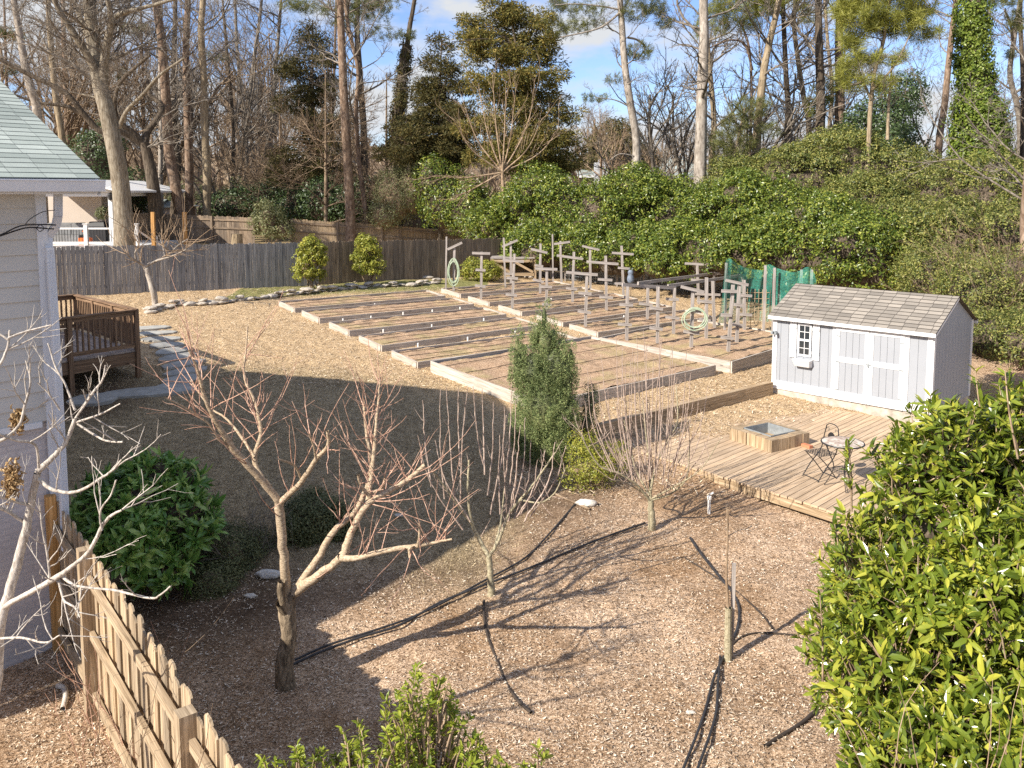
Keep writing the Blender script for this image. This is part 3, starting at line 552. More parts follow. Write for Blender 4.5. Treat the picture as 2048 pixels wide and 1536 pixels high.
# ================================================================ near wooden fence at the left
p1, p2, p3 = np.array([-5.5, 9.82, 0]), np.array([-4.43, 8.49, 0]), np.array([-2.38, 5.86, 0]); fd = nrm(p3-p1); p4 = p3+fd*2.6; fn = np.array([-fd[1], fd[0], 0.])  # fn toward yard
fence = thing('picket_fence', 'tan wooden picket fence with rails and posts at lower left', 'fence', p1)
for a, z1 in ((p1, 1.95), (p2, 1.87), (p3, 1.78), (p4, 1.75)):
    m = MB(); m.post(a-up*.5, z1+.5, .13 if a is not p1 else .11, ax=fd[:2]); o = m.build('post', M['fence_tan'] if a is not p1 else M['new_post'], fence)
def picket(m, a, d, n_, w, h, th, z0, ear=.03):
    A = a+up*z0; t = n_*th; e = min(ear, w/3)
    pr = [A, A+d*w, A+d*w+up*(h-e), A+d*(w-e)+up*h, A+d*e+up*h, A+up*(h-e)]; uv = [(p[2], (p-A)@d+(A@d)) for p in pr]
    b = m.n; m.V += [tuple(p) for p in pr]+[tuple(p+t) for p in pr]; m.n += 12
    m.Fc.append((b, b+1, b+2, b+3, b+4, b+5)); m.U += uv; m.MI.append(0); m.Fc.append(tuple(b+6+i for i in (5, 4, 3, 2, 1, 0))); m.U += uv[::-1]; m.MI.append(0)
    for i in range(6):
        j = (i+1) % 6; m.Fc.append((b+j, b+i, b+6+i, b+6+j)); m.U += [(uv[j][0], uv[j][1]), uv[i], (uv[i][0], uv[i][1]+th), (uv[j][0], uv[j][1]+th)]; m.MI.append(0)
for a, b in ((p1, p2), (p2, p3), (p3, p4)):
    m = MB(); Lf = np.linalg.norm(b-a); n = int(Lf/.152)
    for k in range(n):
        q = a+fd*(k*.152+.01)+fn*.06; picket(m, q+fn*.0195*(k % 2), fd, fn, .153+.005*R.random(), 1.80+.09*R.random(), .018, -.02+float(gz(q[0], q[1])), .035)
    m.build('picket_panel', M['fence_tan'], fence)
    for zz in (.28, .95, 1.55):
        m = MB(); m.beam(a+fd*.06+fn*.02+up*zz, b-fd*.06+fn*.02+up*zz, .045, .09); m.build('rail', M['fence_tan'], fence)
# ================================================================ grey back fence and others
def pfence(name, label, pts, h, mat, ph, every=2.4, postmat=None, railside=0, w=.14, posttop=0.):
    pts = [np.asarray(p, float) for p in pts]; root = thing(name, label, 'fence', pts[0])
    for a, b in zip(pts[:-1], pts[1:]):
        d = b-a; d[2] = 0; Ld = np.linalg.norm(d); d /= Ld; nn = np.array([-d[1], d[0], 0]); m = MB(); n = int(Ld/w)
        for k in range(n):
            q = a+d*(k*w); t = k/n; z0 = a[2]*(1-t)+b[2]*t; q[2] = 0; picket(m, q+nn*R.uniform(0, .008), d, nn, w-.006, h+R.uniform(-.03, .03), .016, z0)
        m.build('picket_panel', mat, root)
        if railside:
            m = MB()
            for zz in (.3, 1.1, h-.2): m.beam(a+up*zz-nn*.03*railside, b+up*zz-nn*.03*railside, .04, .09)
            m.build('rail', postmat or mat, root)
        for k in range(int(Ld/every)+1):
            q = a+(b-a)*(k*every/Ld)-nn*.06*railside; m = MB(); m.post(q-up*.2, h+.2+posttop, .1, ax=d[:2]); m.build('post', postmat or mat, root)
    return root
fa = G(60, 596); fb = G(540, 575); fc = G(1010, 549)
fa[2] -= .02
def topz(px, py, q): return P(px, py, q[1])[2]-q[2]
hf = 1.68
fm = G(640, 570)
pfence('grey_fence', 'long weathered grey picket fence behind the bare fruit tree', [fa, fm], hf, M['fence_grey'], 0, railside=-1)
pfence('brown_fence', 'weathered brown picket fence section behind the two upright shrubs', [fm, fc], hf, M['fence_brown'], 0, railside=-1)
def at(px, py, y): return P(px, py, y)
u0, u1, u2, u3 = at(252, 490, 47), at(510, 492, 47), at(585, 490, 46), at(985, 505, 50)
for q, tp in ((u0, 425), (u1, 435), (u2, 438), (u3, 470)): q[2] = P(0, tp, q[1])[2]-1.75
pfence('neighbour_fence', 'dark brown fence with posts in the neighbour yard below bare trees', [u0, u1], 1.75, M['fence_brown'], 0, railside=1)
um = at(800, 500, 47); um[2] = P(0, 452, 47)[2]-1.75
pfence('neighbour_fence', 'sunlit tan fence descending behind the brown picket fence', [u2, um, u3], 1.75, M['timber'], 0, postmat=M['fence_brown'], railside=1)
for px, lb in ((308, 'new yellow wooden post before the dark fence, nearest the porch steps'), (371, 'new yellow wooden post before the dark fence, farther from the porch steps')):
    q = at(px, 490, 41); m = MB(); m.post(q-up*.5, P(px, 424, 41)[2]-q[2]+.5, .16); tag(m.build('wooden_post', M['new_post']), lb, 'post')
m = MB(); q = at(474, 490, 42); m.lathe(q-up*.4, [(.34, 0), (.3, .5), (.28, .95), (.0, .97)], 10); tag(m.build('tree_stump', M['bark_tan']), 'short sawn tree stump showing above the grey fence', 'tree stump')
# ================================================================ SHED
S0 = PZ(1543, 785, .62); S1 = PZ(1859.5, 842, .62); su = nrm(S1-S0); SW = np.linalg.norm(S1-S0); sv = np.array([-su[1], su[0], 0.]); SD = 2.55; SH = 1.95
shed = thing('garden_shed', 'white garden shed with double doors, small window and shingle roof', 'shed', S0)
zb = S0[2]+.12
m = MB(); o = S0+up*-.05
m.box(S0+sv*.01-up*.5, su*SW, sv*SD, up*.62); m.build('foundation', M['stone'], shed)
def panelwall(m, a, d, out, L_, z0, z1, w=.2):
    k = 0.
    while k < L_-.001:
        ww = min(w, L_-k); m.box(a+d*(k+.004)+up*z0, d*(ww-.008), -out*.05, up*(z1-z0)); k += w
    m.box(a-out*.012+up*z0, d*L_, -out*.03, up*(z1-z0))
m = MB(); panelwall(m, S0, su, -sv, SW, zb-S0[2], SH); panelwall(m, S1, sv, su, SD, zb-S0[2], SH); panelwall(m, S0, sv, -su, SD, zb-S0[2], SH); panelwall(m, S0+sv*SD, su, sv, SW, zb-S0[2], SH)
rise = .62
for a, o_ in ((S1, su), (S0+su*.05, su)):
    m.face([a+up*SH, a+sv*SD+up*SH, a+sv*SD/2+up*(SH+rise)], [(0, 0)]*3)
m.build('wall', M['shed_grey'], shed)
m = MB(); f0 = S0-sv*.022
for k, w in ((0, .11), (SW-.11, .11), (SW*.405, .09), (SW*.845, .09)): m.box(f0+su*k+up*.13, su*w, sv*.024, up*(SH-.13))
m.box(f0+su*.11-sv*.002+up*.13, su*(SW*.405-.11), sv*.024, up*.2); m.box(f0+su*(SW*.845+.09)-sv*.002+up*.13, su*(SW*.155-.2), sv*.024, up*.2)
m.box(S1+su*.001+up*.13, su*.024, sv*.1, up*(SH-.13)); m.box(S1+su*.001+sv*(SD-.1)+up*.13, su*.024, sv*.1, up*(SH-.13))
m.build('trim', M['white'], shed)
dx0, dx1 = SW*.405+.09, SW*.845; dm = (dx0+dx1)/2
for a, b in ((dx0, dm-.006), (dm+.006, dx1)):
    m = MB(); A = S0+su*a-sv*.03; w = b-a; dt = SH-.1
    k = 0
    m.box(A+sv*.012+up*.13, su*w, sv*.02, up*(dt-.13)); q = .09
    while q < w-.12: m.box(A+su*(q+.004)+up*.13, su*(min(.15, w-.09-q)-.008), sv*.012, up*(dt-.13)); q += .15
    dr = m.build('door', M['shed_grey'], shed); m = MB(); fo = A-sv*.014
    m.box(fo+up*.13, su*.09, sv*.028, up*(dt-.13)); m.box(fo+su*(w-.09)+up*.13, su*.09, sv*.028, up*(dt-.13))
    for z, h in ((.13, .2), (SH*.52, .12), (dt-.12, .12)): m.box(fo+su*.09+sv*.002+up*z, su*(w-.18), sv*.026, up*h)
    m.build('door_frame', M['white'], dr)
for a_ in (dx0+.01, dx1-.09):
    for z_ in (.35, 1.0, SH-.35): m = MB(); m.box(S0+su*a_-sv*.05+up*z_, su*.08, sv*.006, up*.03); m.build('hinge', M['galv'], shed)
m = MB(); m.box(S0+su*(dm-.06)-sv*.055+up*1.03, su*.12, sv*.012, up*.025); m.box(S0+su*(dm-.02)-sv*.065+up*.99, su*.04, sv*.02, up*.05); m.build('latch', M['galv'], shed)
wx, wz, ww, wh = SW*.175, 1.0, .34, .78; wz = 1.02
m = MB(); A = S0+su*wx-sv*.03
for q in ((0, 0, ww, .045), (0, wh-.045, ww, .045), (0, .0, .045, wh), (ww-.045, 0, .045, wh), (0, wh/2-.025, ww, .05)): m.box(A+su*q[0]+up*(wz+q[1])-sv*.004*(q[3] > .1), su*q[2], sv*.03, up*q[3])
for zc in (wh*.25, wh*.75): m.box(A+su*.045+sv*.008+up*(wz+zc-.007), su*(ww-.09), sv*.01, up*.014)
m.box(A+su*(ww/2-.007)+sv*.006+up*(wz+.04), su*.014, sv*.01, up*(wh-.08))
wf = m.build('window', M['white'], shed); m = MB(); m.box(A+su*.04+sv*.022+up*(wz+.04), su*(ww-.08), sv*.004, up*(wh-.08)); m.build('pane', M['glass'], wf)
for sx in (wx-.20, wx+ww+.03):
    m = MB()
    for k in range(3): m.box(S0+su*(sx+k*.058)-sv*.028+up*(wz-.06), su*.052, sv*.02, up*(wh+.1))
    for z in (wz+.08, wz+wh-.14): m.box(S0+su*sx-sv*.045+up*z, su*.168, sv*.017, up*.07)
    m.build('shutter', M['white'], shed)
m = MB(); A = S0+su*(wx-.05)-sv*.02+up*(wz-.24); wb = ww+.1
m.hexa([A+su*.04-sv*.10, A+su*(wb-.04)-sv*.10, A+su*wb*.98, A+su*.02, A-sv*.19+up*.17, A+su*wb-sv*.19+up*.17, A+su*wb+up*.17, A+up*.17]); m.build('window_box', M['white'], shed)
m = MB(); oh = .13; og = .08; pt = rise/(SD/2); zt = SH+.0
def rf(m, t): return None
sp_ = nrm(sv+up*pt); rn2 = nrm(np.cross(su, sp_)); rn2 = rn2 if rn2[2] > 0 else -rn2; rr = (SD/2+oh)/(sp_@sv)
A0 = S0-su*og-sv*oh+up*(SH-pt*oh+.03); LS = SW+2*og; nk = int(rr/.145)+1
for k in range(nk):
    t0 = k*.145; t1 = min(t0+.148, rr); A = A0+sp_*t0; B = A+su*LS; of = (k % 2)*.15+R.random()*.04; e = sp_*(t1-t0)
    m.face([A+rn2*.014, B+rn2*.014, B+e+rn2*.003, A+e+rn2*.003], [(of, t0), (of+LS, t0), (of+LS, t1), (of, t1)]); m.face([A, B, B+rn2*.014, A+rn2*.014], [(0, t0)]*4); m.face([B, B+e, B+e+rn2*.003, B+rn2*.014], [(0, t0)]*4)
sp2 = nrm(sv-up*pt); T0 = A0+sp_*rr; m.face([T0+rn2*.01, T0+su*LS+rn2*.01, T0+su*LS+sp2*rr, T0+sp2*rr], [(0, 0), (LS, 0), (LS, rr), (0, rr)])
m.face([A0-up*.02, T0-up*.02, T0+su*LS-up*.02, A0+su*LS-up*.02], [(0, 0)]*4); m.face([T0-up*.02, T0+sp2*rr-up*.02, T0+sp2*rr+su*LS-up*.02, T0+su*LS-up*.02], [(0, 0)]*4)
m.build('roof', M['shingle_tan'], shed)
m = MB(); m.box(A0-up*.075-sv*.012, su*LS, sv*.03, up*.085)
for e_ in (0, LS-.02): m.hexa([A0+su*e_-up*.075+sv*.02, A0+su*e_+sp_*rr-up*.075, A0+su*(e_+.02)+sp_*rr-up*.075, A0+su*(e_+.02)-up*.075+sv*.02, A0+su*e_-up*.02+sv*.02, A0+su*e_+sp_*rr-up*.02, A0+su*(e_+.02)+sp_*rr-up*.02, A0+su*(e_+.02)-up*.02+sv*.02])
q = T0+sp2*rr-up*.075; m.box(q-sv*.02, su*LS, sv*.03, up*.085); m.build('eave_trim', M['white'], shed)
m = MB(); A = S0+su*.05-sv*.03+up*1.5; m.box(A-sv*.05, su*.05, sv*.05, up*.06); m.box(A-su*.04-sv*.12-up*.02, su*.05, sv*.1, up*.06); m.box(A+su*.05-sv*.12-up*.03, su*.05, sv*.1, up*.06); tag(m.build('security_light', M['galv'], shed), None)
# ================================================================ PATIO DECK
DZ = .56; dL = PZ(1280, 902, DZ); dN = PZ(1690, 1030, DZ); du = nrm(dN-dL); dv = nrm(PZ(1572, 798, DZ)-dL)
patio = thing('patio_deck', 'low tan board patio deck in front of the white shed', 'deck', dL)
m = MB(); wdt = .14; n = int(6.4/wdt)
off = S0-sv*.22; 
for k in range(n):
    a0 = dL+du*(k*wdt); a1 = a0+du*(wdt-.013)
    def hit(a):  # along dv to line through off with dir su
        A_ = np.array([[dv[0], -su[0]], [dv[1], -su[1]]]); s_, _ = np.linalg.solve(A_, (off-a)[:2]); return max(.5, s_)
    j = R.uniform(-.02, .02); s0, s1 = hit(a0), hit(a1); Lm = min(s0, s1)
    if k*wdt < .0: continue
    cuts = [j, R.uniform(1.2, Lm-1.2) if Lm > 3 else None, None]; segs = [(j, cuts[1]-.003), (cuts[1]+.003, None)] if cuts[1] else [(j, None)]
    for c_, e_ in segs:
        b0 = s0 if e_ is None else e_; b1 = s1 if e_ is None else e_; z0 = up*-.035
        m.hexa([a0+dv*c_+z0, a0+dv*b0+z0, a1+dv*b1+z0, a1+dv*c_+z0, a0+dv*c_, a0+dv*b0, a1+dv*b1, a1+dv*c_])
m.build('deck_board', M['deck_wood'], patio)
m = MB(); m.box(dL+dv*.03-up*.19, du*6.4, dv*.04, up*.15); m.box(dL+du*.01+dv*.07-up*.19, du*.04, dv*5.2, up*.15); m.build('rim_board', M['timber'], patio)
pb = PZ(1545, 907, DZ); pl = PZ(1458, 878, DZ)   # fire pit
fx = nrm(pb-pl); fy = np.array([-fx[1], fx[0], 0.]); fw = np.linalg.norm(pb-pl)*.98
pit = thing('fire_pit', 'square tan block fire pit with metal liner on the deck', 'fire pit', pl)
m = MB(); hh = .24; bw = .19
for (o_, d_, nn_, L_) in ((pl, fx, fy, fw), (pl+fx*fw, fy, -fx, fw), (pl+fy*fw+fx*fw, -fx, -fy, fw), (pl+fy*fw, -fy, fx, fw)):
    k = 0; n = 4; w_ = (L_-bw)/n
    for k in range(n):
        for lv in range(1): m.box(o_+d_*(k*w_+.006)+nn_*R.uniform(0, .02), d_*(w_-.012), nn_*(bw-.01), up*(hh*(.98+.04*R.random())))
m.build('block', M['timber'], pit)
m = MB(); a = pl+(fx+fy)*(bw+.01)+up*.02; b_ = fw-2*bw-.02
m.box(a, fx*b_, fy*.01, up*.24); m.box(a, fy*b_, fx*.01, up*.24); m.box(a+fx*b_, fy*b_, -fx*.01, up*.24); m.box(a+fy*b_, fx*b_, -fy*.01, up*.24); m.build('liner', M['galv'], pit)
m = MB(); m.box(a+(fx+fy)*.012, fx*(b_-.03), fy*(b_-.03), up*.03); m.build('ash_bed', M['soil'], pit)
q = PZ(1602, 893, DZ); m = MB(); m.box(q, fx*.2, fy*.1, up*.06); tag(m.build('brick', M['brick_red']), 'single red brick on the deck beside the fire pit', 'brick')
# bistro table and chair
tb = PZ(1682, 975, DZ); tabT = P(1687, 882, tb[1]-.02)
table = thing('bistro_table', 'round mosaic bistro table with curved black legs', 'table', tb)
ht = max(.66, min(.78, tabT[2]-DZ)); ct = np.array([tb[0], tb[1], DZ])
m = MB(); m.lathe(ct+up*(ht-.015), [(0, 0), (.33, 0), (.335, .01), (.33, .025), (0, .027)], 32); m.build('tabletop', M['mosaic'], table)
m = MB(); a = np.linspace(0, 2*math.pi, 33); m.tube([ct+up*ht+np.array([.342*math.cos(t), .342*math.sin(t), 0]) for t in a], .013, 6, 1); a = np.linspace(0, 2*math.pi, 17); m.tube([ct+up*.32+np.array([.13*math.cos(t), .13*math.sin(t), 0]) for t in a], .006, 5, 1); m.build('rim', M['black'], table)
for k in range(3):
    for s_ in (-.03, .03):
        t = k*2.094+.5+s_*2; r_ = np.array([math.cos(t), math.sin(t), 0]); 
        if s_ > 0: m = MB() if False else m2
        else: m2 = MB()
        m2.tube([ct+r_*.27+up*0, ct+r_*.17+up*.2, ct+r_*.13+up*.36, ct+r_*.2+up*.55, ct+r_*.29+up*(ht-.02)], .007, 6)
    m2.build('leg', M['black'], table)
ch = PZ(1640, 955, DZ); ca = math.radians(18); fxv = np.array([-math.cos(ca), -math.sin(ca)*.6-.2, 0.]); fxv = nrm(fxv); lx = np.array([-fxv[1], fxv[0], 0.])
chair = thing('bistro_chair', 'folding black wrought iron chair with medallion back on the deck', 'chair', ch)
cc = np.array([ch[0], ch[1], DZ])
m = MB()
for s_ in (-1, 1):
    m.tube([cc+lx*.19*s_+fxv*.22+up*.0, cc+lx*.19*s_+fxv*.05+up*.22, cc+lx*.18*s_-fxv*.16+up*.45, cc+lx*.17*s_-fxv*.22+up*.7, cc+lx*.14*s_-fxv*.24+up*.88], .009, 6)
m.tube([cc-lx*.14-fxv*.24+up*.88, cc-lx*.08-fxv*.245+up*.92, cc-fxv*.25+up*.93, cc+lx*.08-fxv*.245+up*.92, cc+lx*.14-fxv*.24+up*.88], .008, 6)
a = np.linspace(0, 2*math.pi, 17); bcn = cc-fxv*.225+up*.68; m.tube([bcn+lx*.085*math.cos(t)+up*.1*math.sin(t) for t in a], .007, 5, 1)
for s_ in (-1, 1):
    for zc, d_ in ((.82, 1), (.54, -1)):
        tt = np.linspace(0, 4.6, 14); m.tube([cc-fxv*.235+lx*s_*(.09+(.045-.008*t)*math.cos(t))+up*(zc+d_*(.045-.008*t)*math.sin(t)) for t in tt], .005, 4, 1)
m.build('back_frame', M['black'], chair)
m = MB(); m.QV = []; tt = np.linspace(0, 2*math.pi, 20, endpoint=False)
disc = [bcn+lx*.08*math.cos(t)+up*.095*math.sin(t)-fxv*.004 for t in tt]; m.face(disc); m.face([p+fxv*.008 for p in disc][::-1]); m.build('medallion', M['black'], chair)
m = MB()
for s_ in (-1, 1): m.tube([cc+lx*.16*s_-fxv*.22+up*.0, cc+lx*.16*s_-fxv*.02+up*.24, cc+lx*.16*s_+fxv*.19+up*.45], .009, 6)
m.tube([cc-lx*.16-fxv*.2+up*.03, cc+lx*.16-fxv*.2+up*.03], .006, 5, 1); m.tube([cc-lx*.19+fxv*.2+up*.03, cc+lx*.19+fxv*.2+up*.03], .006, 5, 1); m.build('front_legs', M['black'], chair)
m = MB(); zz = up*.45
for k in range(8):
    t = -.19+k*.38/7; m.beam(cc+lx*t+fxv*.2+zz, cc+lx*t-fxv*.18+zz, .014, .004); m.beam(cc+fxv*(t+.01)-lx*.19+zz+up*.005, cc+fxv*(t+.01)+lx*.19+zz+up*.005, .014, .004)
m.build('seat', M['black'], chair)
q = PZ(1775, 940, DZ); m = MB(); m.box(q+up*.003, du*.75, dv*.5, up*.012); tag(m.build('door_mat', M['pipe']), 'dark door mat lying on the deck before the shed doors', 'mat')
# long timber retaining wall
def stack(name, label, a, b, h, w, n=2, mat='timber', cat='retaining wall'):
    root = thing(name, label, cat, a); d = b-a; Ld = np.linalg.norm(d[:2])
    for k in range(n):
        m = MB(); c = 0.; u_ = d/np.linalg.norm(d); Lt = np.linalg.norm(d); hh = h/n; c = -.0
        st = 0. if k % 2 else 1.2
        cuts = [0]+[x for x in np.arange(st+2.4, Lt-.6, 2.4)]+[Lt]
        for s_, e_ in zip(cuts[:-1], cuts[1:]): m.beam(a+u_*(s_+.002)+up*(hh*(k+.5)-.03)+R.normal(size=3)*.003, a+u_*(e_-.004)+up*(hh*(k+.5)-.03), w, hh-.006)
        m.build('timber', M[mat], root)
    return root
stack('timber_wall', 'long low wall of stacked timbers running to the shed corner', G(1195, 878), G(1541, 788)-su*.0, .34, .14)
# ================================================================ RAISED BEDS
def bedmesh(name, label, FL, FR, BL, BR, h, group, dbl=False, risers=0, soil=.12, drips=3, cat='raised bed', sm='soil'):
    root = thing('raised_bed', label, cat, FL, group); th = .045
    def board(a, b, nm, zoff=0):
        n = 2 if dbl else 1
        for k in range(n):
            m = MB(); hh = h/n; d = nrm((b-a)*[1, 1, 0]); Lt = np.linalg.norm((b-a)[:2]); cuts = [0, Lt*R.uniform(.4, .6), Lt] if Lt > 3 else [0, Lt]
            for s_, e_ in zip(cuts[:-1], cuts[1:]):
                A = a+(b-a)*s_/Lt; B = a+(b-a)*e_/Lt; m.beam(A+up*(hh*(k+.5)-.02)+np.array([0, 0, zoff]), B+up*(hh*(k+.5)-.02)+np.array([0, 0, zoff]), th, hh-.004)
            m.build(nm, M['bed_wood'], root)
    board(FL, FR, 'front_board'); board(BL, BR, 'back_board', .001); board(FL+nrm(BL-FL)*.025, BL-nrm(BL-FL)*.025, 'end_board', .002); board(FR+nrm(BR-FR)*.025, BR-nrm(BR-FR)*.025, 'end_board', .002)
    n1, n2 = 60, 14; s_, t_ = np.meshgrid(np.linspace(.008, .992, n1), np.linspace(.03, .97, n2)); s_, t_ = s_[..., None], t_[..., None]
    p = (FL*(1-s_)+FR*s_)*(1-t_)+(BL*(1-s_)+BR*s_)*t_; p[..., 2] += h-soil*.55+.07*(vnoise(p[..., 0], p[..., 1], 3, 3)-.5)+.03*(vnoise(p[..., 0], p[..., 1], 9, 4)-.5); q = np.arange(n1*n2).reshape(n2, n1)
    link('soil', mkmesh('soil', p.reshape(-1, 3), [np.stack([q[:-1, :-1], q[:-1, 1:], q[1:, 1:], q[1:, :-1]], -1).reshape(-1, 4)], M[sm], smooth=True), root)
    for k in range(drips):
        m = MB(); t = (k+.6)/(drips+.2); a = FL*(1-t)+BL*t; b = FR*(1-t)+BR*t; m.tube([a*(1-s)+b*s+up*(h-soil*.55+.03+R.uniform(-.01, .02))+R.normal(size=3)*[.03, .03, 0] for s in np.linspace(.02, .98, 9)], .008, 5, 3); m.build('drip_line', M['drip'], root)
    for k in range(risers):
        t = (k+.5)/risers*.96+.02+R.uniform(-.02, .02); a = FL*(1-t)+FR*t-nrm(BL-FL)*.12; m = MB(); m.lathe(a-up*.05, [(.024, 0), (.024, .16+.03*R.random()), (0, .17)], 8); m.build('riser_pipe', M['pvc'], root)
    return root
sdir = nrm(G(589.5, 626.3)-G(834.6, 737))
Lp = [(589.5, 626.3), (639, 647), (698, 672.5), (763, 703), (834.6, 737)]; Rp = [(890, 600), (947, 617), (1012, 638), (1081, 660), (1163, 690)]
nm = ['rearmost', 'second', 'third', 'fourth', 'fifth']
for k in range(5):
    FL, FR = G(*Lp[k]), G(*Rp[k]); BL, BR = FL+sdir*1.3, FR+sdir*1.3
    BL[2] = gz(BL[0], BL[1]); BR[2] = gz(BR[0], BR[1])
    bedmesh('b', f'{nm[k]} long wooden raised bed in the row without posts, white pipe risers along it', FL, FR, BL, BR, .19, 'raised garden beds', risers=(1, 5, 3, 3, 4)[k])
FL, FR, BL, BR = G(1087, 829), G(1430, 750), G(862, 743), G(1182, 690)
bedmesh('b', 'wide double timber raised bed nearest the blue-green conifer', FL, FR, BL, BR, .29, 'raised garden beds', dbl=True, drips=5)
Lq = [(920.8, 596.6), (978, 613.7), (1043, 633), (1125, 655), (1195, 675)]; Rq = [(1143, 577), (1207, 591), (1275, 606), (1344, 622), (1426, 642)]
nm2 = ['rearmost', 'second', 'third', 'fourth', 'fifth']
for k in range(5):
    FL, FR = G(*Lq[k]), G(*Rq[k]); BL, BR = FL+sdir*1.3, FR+sdir*1.3; BL[2] = gz(BL[0], BL[1]); BR[2] = gz(BR[0], BR[1])
    bedmesh('b', f'{nm2[k]} raised bed in the row with grey trellis posts', FL, FR, BL, BR, .19, 'raised garden beds', risers=(0, 3, 0, 1, 0)[k])
FL = G(1462, 748); BL = G(1200, 684); e = nrm(G(1426, 642)-G(1195, 675)); FR = FL+nrm(G(1541, 722)-FL)*5.2; BR = BL+(FR-FL); FR[2] = FL[2]; BL[2] = BR[2] = FL[2]+.12
bedmesh('b', 'wide double timber raised bed with trellis posts beside the shed', FL, FR, BL, BR, .36, 'raised garden beds', dbl=True, drips=4)
# ================================================================ TRELLIS POSTS
def cA(x, y): return 850+x/5.12, 450+y/5.12
def cB(x, y): return 1150+x/4.096, 450+y/4.096
def tpost(label, cf, top, base, arms=(), w=.088):
    b = cf(*base); g = G(*b, dz=.05); t = P(*cf(*top), g[1]+R.uniform(-.05, .05)); root = thing('trellis_post', label, 'trellis post', g, 'grey trellis posts in the garden beds')
    m = MB(); m.hexa([g+np.array(v) for v in ((-w/2, -w/2, -.15), (w/2, -w/2, -.15), (w/2, w/2, -.15), (-w/2, w/2, -.15))]+[t+np.array(v) for v in ((-w/2, -w/2, 0), (w/2, -w/2, 0), (w/2, w/2, 0), (-w/2, w/2, 0))]); m.build('post', M['grey_wood'], root)
    for a in arms:
        l, r = P(*cf(a[0], a[1]), g[1]-.07), P(*cf(a[2], a[3]), g[1]-.07); m = MB(); m.beam(l, r, .045, .088); m.build('crossarm', M['grey_wood'], root)
    return g
A = cA
tpost('tall bare grey pole at the left end of the post rows', A, (220, 120), (212, 685), w=.06)
gh = tpost('grey post with tilted top arm and a coiled hose at the row end', A, (302, 235), (292, 695), [(230, 250, 380, 180), (245, 385, 335, 395)])
tpost('three-armed grey post just right of the post with the coiled hose', A, (580, 275), (573, 775), [(482, 287, 667, 292), (518, 458, 620, 464), (512, 618, 620, 633)])
tpost('bare grey pole in front of the wooden compost bin', A, (805, 130), (825, 648), w=.07)
tpost('grey post with tilted top arm in front of the compost bin', A, (878, 165), (880, 620), [(790, 222, 948, 155), (825, 498, 900, 503)])
tpost('leaning three-armed grey post on the second post bed', A, (915, 295), (890, 880), [(795, 358, 1012, 375), (835, 540, 952, 548), (825, 708, 942, 722)])
tpost('grey post with drooping top arm right of the compost bin', A, (1182, 190), (1178, 720), [(1085, 245, 1253, 285), (1125, 410, 1210, 425), (1105, 555, 1215, 585)])
tpost('three-armed grey post directly behind the conifer tip', A, (1248, 460), (1243, 880), [(1125, 445, 1355, 455), (1180, 630, 1300, 635), (1200, 810, 1295, 820)])
tpost('tallest bare grey pole near the middle of the back row', A, (1305, 95), (1312, 600), w=.06)
tpost('short grey stake beside the tallest bare pole', A, (1283, 390), (1290, 540), w=.05)
tpost('grey post with single rising arm right of the tallest pole', A, (1385, 165), (1400, 610), [(1320, 195, 1485, 172)])
tpost('grey post with long top arm in the third post bed', A, (1525, 275), (1508, 805), [(1350, 312, 1618, 347), (1445, 645, 1558, 660)])
tpost('grey post with one drooping arm at the back bed end', A, (1690, 225), (1695, 668), [(1610, 215, 1785, 255)])
tpost('three-armed grey post nearest right of the conifer tip', A, (1658, 500), (1640, 1065), [(1445, 485, 1768, 510), (1572, 695, 1705, 705), (1565, 880, 1700, 900)])
tpost('three-armed grey post left of the owl decoy', A, (1850, 315), (1860, 895), [(1655, 375, 1980, 400), (1770, 555, 1918, 565), (1785, 735, 1925, 745)])
tpost('small wire fence stake along the hedge foot', A, (1475, 420), (1475, 560), w=.05)
B = cB
tpost('tall grey post with three arms right behind the owl decoy', B, (381, 170), (400, 590), [(303, 228, 480, 240), (352, 350, 450, 358), (325, 478, 410, 480)])
tpost('short grey post with one arm left of the tall one-armed post at the hedge', B, (608, 310), (605, 470), [(500, 348, 706, 355)])
tpost('grey post with two arms standing against the hedge', B, (685, 270), (690, 490), [(592, 275, 785, 290), (635, 405, 748, 415)])
tpost('near left leg post of the timber trellis frame', B, (430, 505), (423, 965), [(365, 650, 475, 657), (352, 810, 465, 820)])
tpost('thin grey post with one arm inside the trellis frame', B, (597, 510), (592, 790), [(525, 642, 635, 655)])
tpost('middle post under the near beam of the trellis frame', B, (680, 505), (675, 1000), [(612, 675, 720, 690), (612, 840, 718, 855)])
tpost('right post under the near beam of the trellis frame', B, (815, 515), (805, 920), [(745, 605, 850, 612), (742, 752, 855, 765)])
tpost('grey post with two arms behind the trellis frame beams', B, (1000, 310), (1015, 640), [(900, 315, 1115, 325), (950, 447, 1080, 455), (985, 565, 1190, 572)])
gh2 = tpost('grey post with slanted top arm and coiled hose near the shed', B, (965, 545), (950, 1050), [(868, 505, 1057, 550), (930, 700, 1035, 712), (890, 870, 1018, 890)])
tpost('grey post with one arm behind the hose coil near the shed', B, (1078, 430), (1075, 965), [(1000, 620, 1125, 632), (1020, 775, 1110, 785)])
tpost('armless leaning grey post between hose coil and netting', B, (1128, 460), (1145, 860))
tpost('strongly leaning grey post with three arms nearest the shed', B, (1295, 490), (1248, 1095), [(1200, 540, 1325, 545), (1195, 735, 1285, 740), (1195, 918, 1300, 930)])
tpost('grey post with slanted top arm behind the leaning post', B, (1345, 480), (1322, 1000), [(1235, 452, 1420, 492), (1303, 650, 1388, 660), (1290, 812, 1385, 825)])
tpost('plain grey post in front of the netting edge', B, (1385, 450), (1390, 890), [(1345, 573, 1450, 582), (1345, 730, 1450, 738)])
